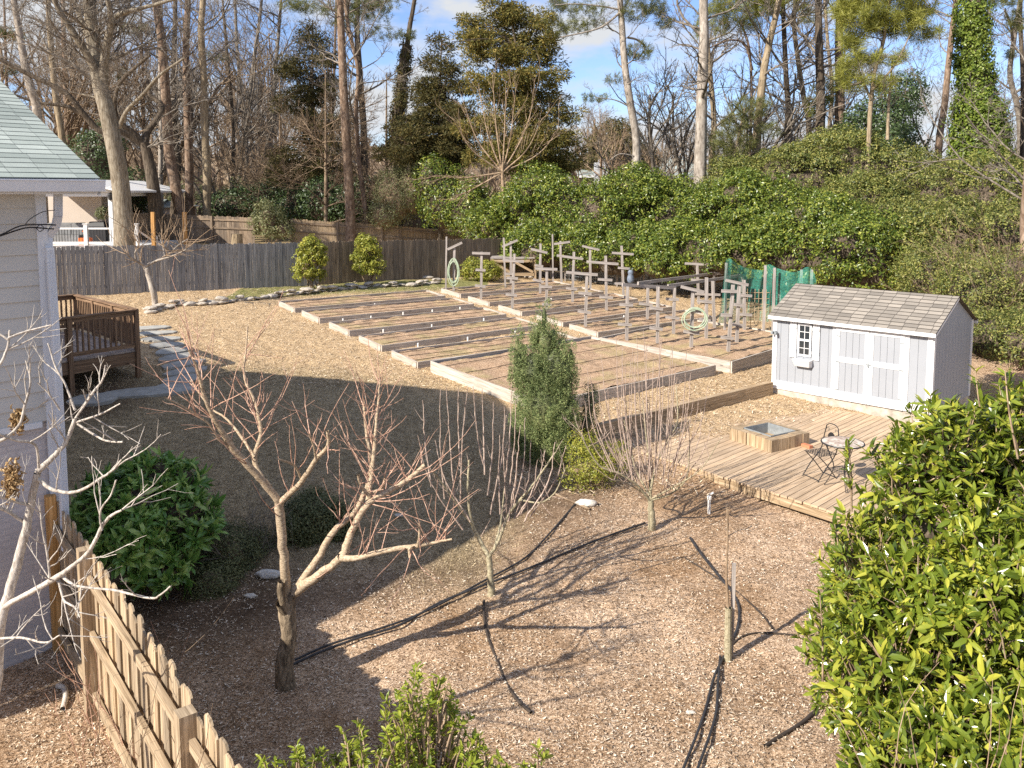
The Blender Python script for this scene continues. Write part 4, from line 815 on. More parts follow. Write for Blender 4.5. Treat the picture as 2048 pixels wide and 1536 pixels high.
tpost('grey post with two arms inside the green netting', B, (1675, 450), (1675, 680), [(1565, 440, 1785, 460), (1620, 603, 1700, 612)])
tpost('grey post with one arm at the shed end of the netting', B, (1815, 430), (1815, 700), [(1718, 484, 1890, 490)])
# timber frame beams
b7, b10, = G(*cB(423, 965), dz=.05), G(*cB(805, 920), dz=.05)
fr = thing('trellis_beam_frame', 'horizontal grey beam frame resting on garden trellis posts', 'trellis frame', b7)
T = [P(*cB(387, 490), b7[1]), P(*cB(825, 515), b10[1])]; yb = G(*cB(1385, 850))[1]+5
T2 = [P(*cB(1140, 398), yb), P(*cB(1372, 413), yb-1), P(*cB(1030, 390), yb+.3), P(*cB(1785, 455), yb-1.5)]
for a, b in ((T[0], T[1]), (P(*cB(515, 478), b7[1]+.2), T2[0]), (P(*cB(760, 500), b10[1]+.15), T2[1]), (T2[2], P(*cB(1565, 420), yb-1.2))):
    m = MB(); m.beam(a, b, .05, .1); m.build('beam', M['grey_wood'], fr)
for x in (1140, 1372): 
    t = T2[0] if x == 1140 else T2[1]; m = MB(); m.beam([t[0], t[1], gz(t[0], t[1])], t, .09, .09); m.build('post', M['grey_wood'], fr)
# hoses
def coil(label, c, rx, rz, n, yv):
    m = MB(); tt = np.linspace(0, 2*math.pi*n, 26*n); ph = R.uniform(-.15, .15, n+1)
    def off_(t): return 1-.10*(t/(2*math.pi))/n*2+.07*math.sin(t*.37+n)
    m.tube([c+np.array([rx*math.sin(t)*off_(t)*(1+.12*math.sin(3.1*t/6.28)), -.05-.02*math.sin(t*.5), rz*math.cos(t)*off_(t)-.12*rz*math.sin(t*.21)]) for t in tt], .013, 6, 1)
    return tag(m.build('garden_hose', M['hose']), label, 'garden hose')
coil('pale green hose coiled long on the far garden post', P(*cA(293, 475), gh[1]-.1), 55/5.12*gh[1]/F, 135/5.12*gh[1]/F, 6, 0)
coil('pale green hose coiled round on the post near the shed', P(*cB(980, 765), gh2[1]-.12), 100/4.096*gh2[1]/F, 92/4.096*gh2[1]/F, 5, 0)
# owl decoy on a stake
q = P(*cB(455, 470), 33.0); m = MB(); m.lathe(q-up*.05, [(0, 0), (.10, .04), (.14, .16), (.12, .30), (.085, .36), (.11, .40), (.11, .47), (.07, .53), (0, .54)], 12)
m.post(q+np.array([-.06, 0, .5]), .06, .03); m.post(q+np.array([.06, 0, .5]), .06, .03); ow = m.build('owl_decoy', M['owl'], None, True); tag(ow, 'grey-blue owl decoy perched on a stake in front of the hedge', 'decoy')
m = MB(); g_ = G(*cB(430, 500)); m.post(np.array([q[0], q[1], gz(q[0], q[1])-.1]), q[2]-gz(q[0], q[1])+.1, .06); tag(m.build('wooden_stake', M['timber']), 'tan wooden stake holding the owl decoy', 'stake')
# green net
n0, n1, n2 = 29.0, 28.0, 27.2
tp = [(1180, 800, 1235, 292, 27.0), (1215, 800, 1268, 276, 27.2), (1260, 800, 1330, 318, 27.4), (1330, 790, 1400, 350, 27.6), (1400, 785, 1480, 366, 27.7), (1480, 785, 1550, 365, 27.7), (1560, 790, 1590, 322, 27.7), (1620, 790, 1650, 350, 27.5), (1720, 800, 1740, 378, 27.2), (1800, 800, 1830, 384, 27.0), (1870, 800, 1900, 340, 26.8), (1960, 800, 1945, 370, 26.6), (1985, 800, 1970, 440, 26.4)]
net = thing('garden_netting', 'sagging green netting hung between posts behind the shed', 'netting', P(*cB(1235, 290), 27.3))
V = []; U = []; nr = 14
ps = np.array([[*P(*cB(t[2], t[3]), t[4])] for t in tp]); pb_ = np.array([[*P(*cB(t[0]+0, t[1]), t[4])] for t in tp])
ps, _ = smooth(ps, np.zeros(len(ps)), 4); pb_, _ = smooth(pb_, np.zeros(len(pb_)), 4)
for k in range(nr):
    t = k/(nr-1); row = ps*(1-t)+pb_*t; ri = np.arange(len(row)); row = row+np.stack([np.zeros(len(row)), .07*np.sin(ri*.9+t*2)+.05*np.sin(ri*2.3-t*3), np.zeros(len(row))], -1)
    g_ = gz(row[:, 0], row[:, 1]); row[:, 2] = np.maximum(row[:, 2], g_+.03); V.append(row)
V = np.array(V); nc_ = V.shape[1]; q = np.arange(nr*nc_).reshape(nr, nc_); Fq = np.stack([q[:-1, :-1], q[:-1, 1:], q[1:, 1:], q[1:, :-1]], -1).reshape(-1, 4); uvv = np.stack(np.meshgrid(np.arange(nc_)*.12, np.arange(nr)*.2), -1).reshape(-1, 2)
link('mesh_sheet', mkmesh('mesh_sheet', V.reshape(-1, 3), [Fq], M['net'], uvv[Fq.ravel()], smooth=True), net)
for x_, yt, yb_ in ((1240, 310, 790), (1560, 330, 830), (1635, 350, 790), (1855, 365, 800), (1940, 365, 800)):
    t = P(*cB(x_, yt), 27.25); m = MB(); m.beam([t[0], t[1], gz(t[0], t[1])-.1], t, .07, .07); m.build('post', M['grey_wood'], net)
m = MB()
for k in range(6):
    z = .35+.2*k; a, b = P(*cB(1350, 600), 27.6), P(*cB(1600, 600), 27.6); g_ = float(gz(a[0], a[1])); a[2] = b[2] = g_+z; m.tube([a, b], .012, 4, 1)
for k in range(9):
    a = P(*cB(1350+k*31, 600), 27.6); g_ = float(gz(a[0], a[1])); m.tube([[a[0], a[1], g_], [a[0], a[1], g_+1.5]], .01, 4, 1)
m.build('wire_panel', M['timber'], net)
# compost bin
c = P(*cA(670, 530), 37.5); c[2] = gz(c[0], c[1])+.0
binz = thing('compost_bin', 'old wooden compost bin frame with flat lid beside the yellow shrub', 'compost bin', c)
bx = np.array([1.0, .05, 0]); by = np.array([.05, 1., 0]); Wb = (1130-668)/5.12*37.5/F
zt_ = P(*cA(670, 335), 37.5)[2]
m = MB(); m.box(np.array([c[0], c[1], zt_-.05]), bx*Wb, by*1.3, up*.06); m.build('lid', M['grey_wood'], binz)
for a in (0, .5, 1):
    for b in (0, 1): m = MB(); m.post(c+bx*(Wb*a*.97+.05)+by*(b*1.2+.05)-up*.1, zt_-c[2]+.05, .1); m.build('post', M['timber'], binz)
for a, b in ((0, .5), (.5, 1)):
    m = MB(); m.beam(c+bx*(Wb*a+.05)+up*.15, c+bx*(Wb*b-.05)+up*.15, .03, .14); m.beam(c+bx*(Wb*a+.1)+up*(zt_-c[2]-.15), c+bx*(Wb*b-.1)+up*(zt_-c[2]-.15), .03, .12)
    m.beam(c+bx*(Wb*a+.1)+up*(zt_-c[2]-.2)-by*.02, c+bx*(Wb*b-.1)+up*.25-by*.02, .03, .1); m.build('side_boards', M['timber'], binz)
m = MB(); m.box(c+by*1.25, bx*Wb, by*.03, up*(zt_-c[2]-.1)); m.build('back_board', M['fence_brown'], binz)
# wire fence posts at hedge foot
wf_ = thing('wire_fence', 'low wire garden fence along the hedge foot', 'fence', G(1150, 565))
a, b = G(1130, 562), G(1400, 590)
m = MB(); 
for z in np.linspace(.1, 1.0, 7): m.tube([a+up*z, b+up*z], .006, 4, 1)
for k in range(60): q = a+(b-a)*k/59; m.tube([q+up*.05, q+up*1.0], .005, 4, 1)
m.build('wire_mesh', M['galv'], wf_)
for k in range(6): q = a+(b-a)*k/5; m = MB(); m.post(q-up*.1, 1.25, .06); m.build('post', M['grey_wood'], wf_)
# ================================================================ stone edging
edge = [(300, 627), (330, 618), (350, 611), (400, 611), (450, 606), (520, 598), (580, 591), (640, 584), (690, 580), (740, 574), (790, 573), (840, 571), (880, 566)]
prot = []
for k in range(5):
    v = ICO[0].copy(); v = v*(1+.35*(vnoise(v[:, 0]*2+k*5, v[:, 1]*2+v[:, 2]*1.3, 1.1, k)-.5)[:, None]); v[:, 2] *= .42; v[:, 1] *= .65; prot.append(mkmesh('edging_stone', v, [ICO[1]], M['stone'], smooth=False))
ep = np.array([G(a, b) for a, b in edge]); seg = np.linalg.norm(np.diff(ep[:, :2], axis=0), axis=1); cs = np.concatenate([[0], np.cumsum(seg)])
s = 0
while s < cs[-1]:
    for lv in range(2 if R.random() < .6 else 1):
        q = np.array([np.interp(s, cs, ep[:, i]) for i in range(3)]); w = R.uniform(.13, .26); o = bpy.data.objects.new('edging_stone', prot[R.integers(5)]); COL.objects.link(o)
        o.location = (q[0]+R.normal()*.03, q[1]+R.normal()*.05, float(gz(q[0], q[1]))+.05+lv*.11); o.rotation_euler = (R.normal()*.1, R.normal()*.1, .45+R.normal()*.35); o.scale = (w, w*1.1, w*R.uniform(.6, .95))
        tag(o, 'rough pale stone in the low stone edging before the fence', 'stone', 'stones of the low garden edging')
    s += w*1.75
for (a, b, r_, lb) in ((905, 541, .22, 'pale stone under the yellow-green shrub, left one'), (1000, 548, .28, 'flat pale stone between yellow shrub and compost bin'), (850, 557, .25, 'pale stone on grass by the brown fence end'), (1060, 556, .2, 'pale stone at the compost bin corner')):
    q = G(a, b); o = bpy.data.objects.new('garden_stone', prot[a % 5]); COL.objects.link(o); o.location = q+up*.05; o.scale = (r_*1.4, r_, r_*.8); tag(o, lb, 'stone')
for (a, b, r_, lb) in ((537, 1155, .12, 'white rock lying in mulch near the thick peach trunk'), (797, 1033, .05, 'small white stone behind the peach branches'), (500, 1195, .06, 'grey stone on dark mulch below the low shrub'), (1172, 1012, .12, 'split pale log chunk on soil near the young conifer'), (1430, 1345, .03, 'small white pebble near the black pipes'), (1380, 1428, .04, 'small white pebble at lower centre mulch')):
    q = G(a, b); o = bpy.data.objects.new('white_rock', None); me = prot[a % 5].copy(); me.materials.clear(); me.materials.append(M['rock']); bpy.data.objects.remove(o); o = bpy.data.objects.new('white_rock', me); COL.objects.link(o); o.location = q+up*r_*.4; o.scale = (r_*1.4, r_, r_*1.3); tag(o, lb, 'rock')
# irrigation pipes and sticks
def pipe(name, label, pts, r, mat, cat, lift=.02):
    m = MB(); w = [G(a, b)+up*(lift+r) for a, b in pts]; m.tube(w, r, 7, 8); return tag(m.build(name, M[mat], None, True), label, cat)
pipe('irrigation_pipe', 'long black pipe crossing the mulch past the peach trunk', [(585, 1335), (640, 1310), (720, 1280), (800, 1255), (880, 1210), (960, 1178), (1060, 1140), (1180, 1090), (1290, 1050)], .016, 'pipe', 'pipe')
pipe('irrigation_pipe', 'second black pipe laid just beside the long pipe by the peach trunk', [(590, 1325), (660, 1294), (760, 1262), (850, 1228), (970, 1165), (1050, 1120), (1100, 1070), (1150, 1012)], .014, 'pipe', 'pipe')
pipe('irrigation_pipe', 'curved brown pipe below the forked apple trunk', [(968, 1205), (968, 1235), (975, 1275), (990, 1315), (1010, 1365), (1035, 1405), (1062, 1430)], .018, 'drip', 'pipe', .01)
pipe('irrigation_pipe', 'black pipe left of two running from the staked sapling', [(1448, 1318), (1428, 1360), (1412, 1420), (1395, 1470), (1368, 1540), (1350, 1580)], .015, 'pipe', 'pipe')
pipe('irrigation_pipe', 'black pipe right of two running from the staked sapling', [(1440, 1318), (1436, 1370), (1432, 1430), (1418, 1480), (1395, 1545), (1385, 1590)], .015, 'pipe', 'pipe')
pipe('irrigation_pipe', 'pipe curving around behind the staked sapling', [(1380, 1080), (1400, 1110), (1440, 1160), (1468, 1195), (1478, 1225), (1475, 1260), (1462, 1290)], .018, 'pipe', 'pipe')
pipe('irrigation_pipe', 'thin pipe slanting right of the staked sapling', [(1370, 1120), (1410, 1145), (1470, 1185), (1520, 1230), (1545, 1262)], .012, 'drip', 'pipe')
pipe('irrigation_pipe', 'thin curved pipe reaching the laurel from the sapling', [(1462, 1295), (1490, 1275), (1530, 1270), (1590, 1275)], .011, 'drip', 'pipe')
pipe('irrigation_pipe', 'dark pipe at the lower right under the laurel', [(1530, 1500), (1560, 1480), (1600, 1455), (1630, 1430)], .02, 'drip', 'pipe')
pipe('dead_stick', 'curved pale stick on mulch left of the fence', [(115, 1378), (128, 1382), (132, 1400), (126, 1425)], .03, 'fig', 'stick', .01)
pipe('dead_stick', 'long thin stick on soil left of the young conifer', [(1108, 990), (1130, 1000), (1180, 1022)], .02, 'twig', 'stick', .01)
# standpipe and stakes
q = G(1418, 1028); m = MB(); m.lathe(q-up*.1, [(.024, 0), (.024, .34), (.034, .35), (.034, .4), (0, .41)], 8); m.beam(q+up*.33, q+up*.34+np.array([.07, 0, .02]), .022, .022); tag(m.build('water_standpipe', M['pvc']), 'short white standpipe with tap near the pear tree', 'standpipe')
q = G(1458, 1322); sap = thing('sapling_trunk', 'cut grafted sapling with pale lower trunk beside a stake', 'sapling', q)
m = MB(); m.tube([P(1456, 1325, q[1]), P(1456, 1270, q[1]), P(1457, 1215, q[1])], [.045, .042, .04], 10); m.build('trunk', M['apple'], sap); m = MB(); m.tube([P(1456, 1215, q[1]), P(1453, 1150, q[1]), P(1455, 1090, q[1]), P(1454, 1015, q[1])], [.018, .014, .011, .006], 6); m.build('shoot', M['twigtan'], sap)
m = MB(); m.beam(G(1462, 1318)-up*.1, P(1468, 1126, q[1]+.05), .045, .02); tag(m.build('wooden_stake', M['grey_wood']), 'thin grey wooden stake tied beside the cut sapling', 'stake')
q = G(1455, 1075); m = MB(); m.tube([q-up*.1, q+up*.45], [.012, .01], 6, 1); tag(m.build('wooden_stake', M['twigtan']), 'short thin stake stuck in mulch below the standpipe', 'stake')
# ================================================================ neighbour porch
PY_ = 44.
nb = thing('neighbour_house', 'tan neighbour house with white gabled porch roof behind the fence', 'house', at(150, 480, PY_))
def pq(px, py, y=PY_): return P(px, py, y)
m = MB(); a, b = pq(20, 470, 46), pq(206, 470, 46); z0 = a[2]-2; m.box(np.array([a[0], 46, z0]), np.array([b[0]-a[0], 0, 0]), np.array([0, 8, 0]), up*(pq(0, 380, 46)[2]-z0)); m.build('wall', M['tan_wall'], nb)
m = MB(); zt1 = pq(0, 393, 42)[2]; a, b = pq(60, 393, 42), pq(222, 393, 42); m.box(np.array([a[0], 42, zt1]), np.array([b[0]-a[0], 0, 0]), np.array([0, .15, 0]), up*(pq(0, 373, 42)[2]-zt1)); m.box(np.array([b[0]-.15, 42.15, zt1]), np.array([.15, 0, 0]), np.array([0, 4, 0]), up*(pq(0, 375, 42)[2]-zt1)); m.build('beam', M['white'], nb)
m = MB(); rz0 = pq(250, 381, 42)[2]; x1 = pq(250, 381, 42)[0]; x0 = pq(40, 381, 42)[0]; zr_ = pq(160, 358, 42)[2]; xr = pq(150, 358, 42)[0]
m.hexa([(xr, 41.6, zr_-.12), (x1, 41.6, rz0-.1), (x1, 50, rz0-.1), (xr, 50, zr_-.12), (xr, 41.6, zr_), (x1, 41.6, rz0), (x1, 50, rz0), (xr, 50, zr_)]); m.hexa([(x0, 41.6, rz0-.1), (xr-.01, 41.6, zr_-.12), (xr-.01, 50, zr_-.12), (x0, 50, rz0-.1), (x0, 41.6, rz0), (xr-.01, 41.6, zr_), (xr-.01, 50, zr_), (x0, 50, rz0)])
m.face([(x0, 41.75, rz0-.05), (x1-.6, 41.75, rz0-.05), (xr, 41.75, zr_-.1)]); m.build('roof', M['white'], nb)
m = MB(); a = pq(224, 490, 42); m.post(np.array([a[0], 42.1, a[2]-1.2]), zt1-a[2]+1.2, .2); a = pq(236, 490, 43); m.post(np.array([a[0], 43.5, a[2]-1.2]), zt1-a[2]+1.2, .14); m.build('column', M['white'], nb)
m = MB(); a = pq(218, 470, 42); m.lathe(np.array([a[0]+.2, 41.95, pq(0, 398, 42)[2]-.05]), [(.0, 0), (.12, 0), (.16, .25), (.08, .35), (0, .36)], 8); m.build('porch_lamp', M['black'], nb)
m = MB(); fz = pq(0, 490, 41)[2]; m.box(np.array([pq(60, 0, 41)[0], 41, fz-.25]), np.array([pq(256, 0, 41)[0]-pq(60, 0, 41)[0], 0, 0]), np.array([0, 5, 0]), up*.2); m.build('porch_floor', M['white'], nb)
rl = thing('porch_railing', 'white porch railing with thin black balusters above the grey fence', 'railing', pq(150, 490, 41))
rt, rb = pq(0, 457, 40.9)[2], pq(0, 486, 40.9)[2]
m = MB(); a, b = pq(70, 0, 40.9)[0], pq(252, 0, 40.9)[0]; m.beam([a, 40.9, rt], [b, 40.9, rt], .09, .08); m.beam([a, 40.9, rb], [b, 40.9, rb], .08, .12); m.beam([b, 40.9, rt], [b+.9, 41.5, rt-.9], .08, .08); m.build('rail', M['white'], rl)
for x in (150, 243, 253): m = MB(); q = pq(x, 0, 40.9)[0]; m.post([q, 40.9, rb-.2], rt-rb+.4, .17); m.box(np.array([q-.12, 40.78, rt+.2]), np.array([.24, 0, 0]), np.array([0, .24, 0]), up*.04); m.build('post', M['white'], rl)
m = MB(); q = pq(292, 0, 41.6)[0]; m.post([q, 41.6, rb-.6], .9, .17); m.build('post', M['white'], rl)
m = MB()
for x in np.arange(a, b, .14): m.tube([[x, 40.9, rb], [x, 40.9, rt]], .013, 4, 1)
m.build('balusters', M['black'], rl)
so_ = thing('porch_sofa', 'grey cushioned sofa on the neighbour porch', 'sofa', pq(130, 480, 43)); fl_ = fz-.05
m = MB(); q = pq(118, 480, 43); m.box(np.array([q[0]-.9, 43, fl_]), np.array([1.9, 0, 0]), np.array([0, .8, 0]), up*.42); m.build('seat', M['cushion'], so_)
for k in range(3): m = MB(); m.box(np.array([q[0]-.88+k*.63, 43.55, fl_+.43]), np.array([.6, 0, 0]), np.array([0, .25, .05]), up*.55); m.build('cushion', M['cushion'], so_)
q = pq(167, 485, 42); m = MB(); m.box(np.array([q[0]-.25, 42, fl_]), np.array([.5, 0, 0]), np.array([0, .4, 0]), up*.33); m.post([q[0], 42.2, fl_+.33], .35, .06); m.beam([q[0]-.15, 42.2, fl_+.66], [q[0]+.15, 42.2, fl_+.66], .05, .05); tag(m.build('plastic_toy', M['orange']), 'bright orange plastic toy car seen through the porch railing', 'toy')
q = pq(190, 485, 43); gr = thing('barbecue_grill', 'black covered barbecue grill on the neighbour porch', 'grill', q); m = MB(); m.box(np.array([q[0]-.45, 43, fl_+.1]), np.array([1.0, 0, 0]), np.array([0, .6, 0]), up*.75); m.build('cabinet', M['black'], gr); m = MB(); m.hexa([np.array(v) for v in ((q[0]-.4, 43, fl_+.86), (q[0]+.5, 43, fl_+.86), (q[0]+.5, 43.6, fl_+.86), (q[0]-.4, 43.6, fl_+.86), (q[0]-.3, 43.15, fl_+1.1), (q[0]+.4, 43.15, fl_+1.1), (q[0]+.4, 43.5, fl_+1.1), (q[0]-.3, 43.5, fl_+1.1))]); m.build('lid', M['black'], gr)
for px, py, lb in ((206, 428, 'hanging fern basket left of the white porch column'), (240, 425, 'hanging fern basket right of the white porch column')):
    tag(foliage('hanging_plant', [pxb(px, py, 42.5, 11, 12)], 60, 14, .14, .04, L['dull'], None, .12, ground=False, core=.5), lb, 'hanging plant')
# far buildings
def farhouse(label, px0, px1, pyr, pye, y, mat='shingle', wall='tan_wall', depth=9):
    root = thing('distant_house', label, 'house', P(px0, pye+40, y)); a, b = P(px0, pye, y), P(px1, pye, y); r0 = P(px0, pyr, y)[2]; m = MB()
    d = np.array([b[0]-a[0], 0, 0]); z0 = float(gz(a[0], y))-1; m.box(np.array([a[0], y+.4, z0]), d, np.array([0, depth, 0]), up*(a[2]-z0)); m.build('wall', M[wall], root)
    m = MB(); e0 = a-np.array([.4, 0, 0]); e1 = b+np.array([.4, 0, 0]); h0 = np.array([e0[0]+1.5, y+depth/2, r0]); h1 = np.array([e1[0]-1.5, y+depth/2, r0]); k0 = e0+np.array([0, depth+.8, 0]); k1 = e1+np.array([0, depth+.8, 0])
    m.face([e0, e1, h1, h0], [(0, 0), (d[0], 0), (d[0], 5), (0, 5)]); m.face([k1, k0, h0, h1], [(0, 0), (d[0], 0), (d[0], 5), (0, 5)]); m.face([e0, h0, k0], [(0, 0)]*3); m.face([e1, k1, h1], [(0, 0)]*3); m.build('roof', M[mat], root)
    m = MB(); m.box(e0-up*.2, e1-e0, np.array([0, .05, 0]), up*.19); m.build('fascia', M['white'], root); return root
farhouse('small distant house with grey roof right of the big grey tree', 255, 297, 400, 416, 62)
hs = farhouse('distant house with grey roof seen beyond the hedge between pines', 1262, 1420, 312, 352, 75, depth=12)
h2 = farhouse('distant house roof with pale chimney beyond the hedge', 1140, 1225, 336, 350, 66, depth=8)
m = MB(); q = P(1190, 352, 64); m.box(q-up*1.5, np.array([1.05, 0, 0]), np.array([0, .9, 0]), up*(P(0, 325, 64)[2]-q[2]+1.5)); m.box(q+np.array([.3, .2, P(0, 325, 64)[2]-q[2]]), np.array([.45, 0, 0]), np.array([0, .4, 0]), up*.25); m.build('chimney', M['chimney'], h2)
# ================================================================ VEGETATION
def plant(name, label, cat, blobs, n, m_, ll, lw, mat, rc=.3, group=None, loc=None, stems=0, stemmat='twig', stemr=.02, **kw):
    b0 = blobs[0]; g = np.array([b0[0], b0[1], float(gz(b0[0], b0[1]))]) if loc is None else loc
    root = thing(name, label, cat, g, group); foliage('foliage', blobs, n, m_, ll, lw, mat, root, rc, **kw)
    if stems:
        S = np.repeat(g[None], stems, 0)+R.normal(size=(stems, 3))*[.12, .12, 0]; B_ = np.array(blobs); T_ = B_[R.integers(len(B_), size=stems), :3]+R.normal(size=(stems, 3))*.2; d = T_-S; ln = np.linalg.norm(d, axis=1)
        v, f, _ = grow(S, d, ln, np.full(stems, stemr), [dict(K=5, sides=5, wob=.08, n=4, ang=.6, lr=.5, up=.05), dict(K=3, sides=4, wob=.15)]); link('stem', mkmesh('stem', v, [f], M[stemmat], smooth=True), root)
    return root
M['hedgecore'] = L['ever']
# --- hedges
hb = []
for (px, py, y, rx, ry) in [(1010, 470, 42, 50, 62), (1070, 440, 41, 60, 85), (1130, 440, 40, 65, 88), (1200, 452, 39, 70, 84), (1235, 450, 38.7, 50, 84), (1270, 445, 38.5, 70, 95), (1340, 440, 38, 70, 92), (1410, 450, 37, 75, 95), (1480, 450, 36, 75, 98), (1100, 500, 39, 60, 55), (1180, 505, 37.5, 60, 55), (1260, 510, 36.5, 65, 60), (1340, 515, 35.5, 70, 60), (1420, 520, 34.5, 70, 62), (1500, 525, 33.5, 75, 65), (1570, 520, 32.5, 75, 80), (1560, 455, 35, 80, 90), (1640, 500, 32, 80, 100), (1720, 520, 30.5, 85, 100)]:
    hb.append(pxb(px, py, y, rx, ry))
hb = [(a, b, c-.15, rx-.1, max(rx, 1.6)-.3, rz-.2) for a, b, c, rx, _, rz in hb]
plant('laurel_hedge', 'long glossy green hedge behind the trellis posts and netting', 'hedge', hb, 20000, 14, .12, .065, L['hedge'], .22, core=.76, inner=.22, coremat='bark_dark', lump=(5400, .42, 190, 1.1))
mb_ = []
for (px, py, y, rx, ry) in [(1500, 370, 40, 70, 60), (1570, 350, 40, 80, 75), (1650, 340, 39, 90, 80), (1740, 350, 38, 95, 82), (1830, 370, 37, 90, 75), (1900, 400, 35, 90, 90), (1980, 400, 34, 90, 90), (1620, 420, 36, 90, 70), (1720, 430, 35, 100, 75), (1820, 460, 32, 100, 85), (1920, 490, 30, 100, 85), (2010, 470, 30, 90, 90), (2080, 430, 32, 90, 120), (2180, 430, 33, 100, 120), (2300, 440, 34, 110, 120), (2420, 450, 35, 110, 110), (2160, 560, 27, 100, 100)]: mb_.append(pxb(px, py, y, rx, ry))
mb_ = [(a, b, c-.35, rx, max(rx, 2.)-.3, rz-.2) for a, b, c, rx, _, rz in mb_]
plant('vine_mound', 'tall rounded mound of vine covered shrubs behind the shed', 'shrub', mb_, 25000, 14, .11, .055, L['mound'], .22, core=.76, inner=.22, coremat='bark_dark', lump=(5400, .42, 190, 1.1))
rb_ = [pxb(a, b, c, d, e) for a, b, c, d, e in [(1880, 560, 26, 70, 70), (1960, 600, 24, 80, 80), (2050, 580, 24, 80, 90), (1990, 680, 21, 70, 55), (2060, 690, 20, 60, 60)]]
plant('tangled_shrub', 'tangled yellowish undergrowth between the shed and the right edge', 'shrub', rb_, 5000, 14, .08, .035, L['mound'], .2, core=.75, coremat='bark_dark', lump=(500, .35))
# bare tangled twigs over right thicket
def twigbush(name, label, cat, base, n, ln, r, mat, spread=.7, lv=2, group=None, nn=4, wob=.15, lr=.5, upb=.08):
    S = np.array(base)[R.integers(len(base), size=n)] if np.ndim(base) > 1 else np.repeat(np.array(base)[None], n, 0); S = S+R.normal(size=S.shape)*[.25, .25, 0]*np.array(.6)
    D = rdir(n)*spread+np.array([0, 0, 1.]); levels = [dict(K=5, sides=5, wob=wob, n=nn, ang=.6, lr=lr, up=upb, rr=.6, t0=.2), dict(K=4, sides=4, wob=wob, n=nn, ang=.6, lr=.55, up=upb, rr=.6), dict(K=3, sides=3, wob=wob)][:lv+1]
    v, f, _ = grow(S, D, ln*R.uniform(.6, 1.2, n), np.full(n, r), levels); return tag(link(name, mkmesh(name, v, [f], M[mat], smooth=True)), label, cat, group)
bs = [G(a, b)*[1, 1, 1] for a, b in ((1985, 720), (2030, 720), (1960, 700), (2060, 740), (1900, 640))]
twigbush('bare_brush', 'bare tan brushwood tangle right of the shed roof', 'brush', [q+np.array([0, -1.2, 0]) for q in bs], 120, 3.4, .014, 'twigtan', .75, nn=6, wob=.2)

# --- trees: trunk given as outline points at its true distance
def upx(px, py, y): return P(px, py, y)
def tree(name, label, pts, y, w, bark, cat='tree', limbs=(), br=None, group=None, twig='twiggrey', topext=True, ivy=False, seed=None):
    """pts picture points from base up, w base width in picture px"""
    base = P(pts[0][0], pts[0][1], y); g = float(gz(base[0], base[1])); base[2] = min(base[2], g+.2); root = thing(name, label, cat, [base[0], base[1], g], group)
    W3 = [base*[1, 1, 0]+[0, 0, g-.3]]+[P(a, b, y+R.normal()*.1) for a, b in pts]; r0 = w/2*y/F; n = len(W3)
    if topext: d = nrm(W3[-1]-W3[-2]); W3.append(W3[-1]+d*5+np.array([0, 0, 1.])); 
    rr = [r0*1.25]+[r0*(1-.33*k/max(1, n-2)) for k in range(n-1)]+([r0*.3] if topext else [])
    m = MB(); m.tube(W3, rr, 12, 5)
    for lp, lw in limbs:
        q = [P(a, b, y+(k*.35)*(1 if (lp[-1][0] % 2) else -1)) for k, (a, b) in enumerate(lp)]; lr_ = lw/2*y/F; m.tube(q, np.linspace(lr_, lr_*.45, len(q)), 9, 5)
    m.build('trunk', M[bark], root, True)
    if br:
        allp = [(np.array(W3), np.array(rr))]+[(np.array([P(a, b, y+(k*.35)*(1 if (lp[-1][0] % 2) else -1)) for k, (a, b) in enumerate(lp)]), np.linspace(lw/2*y/F, lw/4.4*y/F, len(lp))) for lp, lw in limbs]
        S = []; D = []; Ra = []
        for pp, r_ in allp:
            nb_ = int(br['n']*(1 if pp is allp[0][0] else .45)); 
            for _ in range(nb_):
                t = R.uniform(br.get('t0', .35) if pp is allp[0][0] else .3, .99)*(len(pp)-1); k = int(t); f_ = t-k; S.append(pp[k]*(1-f_)+pp[k+1]*f_); a = R.uniform(0, 6.28); D.append([math.cos(a), math.sin(a), br.get('up', .5)+R.normal()*.2]); Ra.append((r_[k]*(1-f_)+r_[k+1]*f_)*br.get('rr', .3)*R.uniform(.6, 1.3))
        v, f, _ = grow(np.array(S), np.array(D), np.array([br['len']]*len(S))*R.uniform(.5, 1.2, len(S)), np.array(Ra), br.get('levels', BR2)); link('branches', mkmesh('branches', v, [f], M[twig], smooth=True), root)
    return root
BR2 = [dict(K=6, sides=5, wob=.16, n=6, ang=.75, lr=.5, up=.06, rr=.5, t0=.2), dict(K=4, sides=4, wob=.18, n=5, ang=.7, lr=.5, up=.05, rr=.55), dict(K=3, sides=3, wob=.18, n=3, ang=.6, lr=.5, rr=.6, rmin=.008), dict(K=2, sides=3, wob=.15)]
BR1 = BR2[:1]+[dict(K=4, sides=4, wob=.18, n=5, ang=.7, lr=.5, up=.05, rr=.55, rmin=.008), dict(K=3, sides=3, wob=.18)]
tree('oak_tree', 'big pale grey forked oak behind the neighbour porch, largest trunk at left', [(246, 425), (240, 360), (232, 310), (222, 260), (212, 215), (203, 185), (196, 150), (190, 110), (184, 60), (178, 0)], 39, 35, 'bark_oak', limbs=[([(200, 172), (188, 135), (165, 95), (140, 55), (118, 20), (100, -20)], 18), ([(205, 190), (208, 130), (216, 80), (222, 40), (216, 0)], 20), ([(216, 90), (228, 40), (250, 25), (300, 12), (360, -5)], 12), ([(190, 95), (170, 60), (155, 20), (145, -10)], 13), ([(238, 255), (255, 220), (285, 190), (320, 150), (370, 115)], 9), ([(215, 210), (190, 195), (137, 183)], 5)], br=dict(n=26, len=4.2, t0=.6, rr=.22))
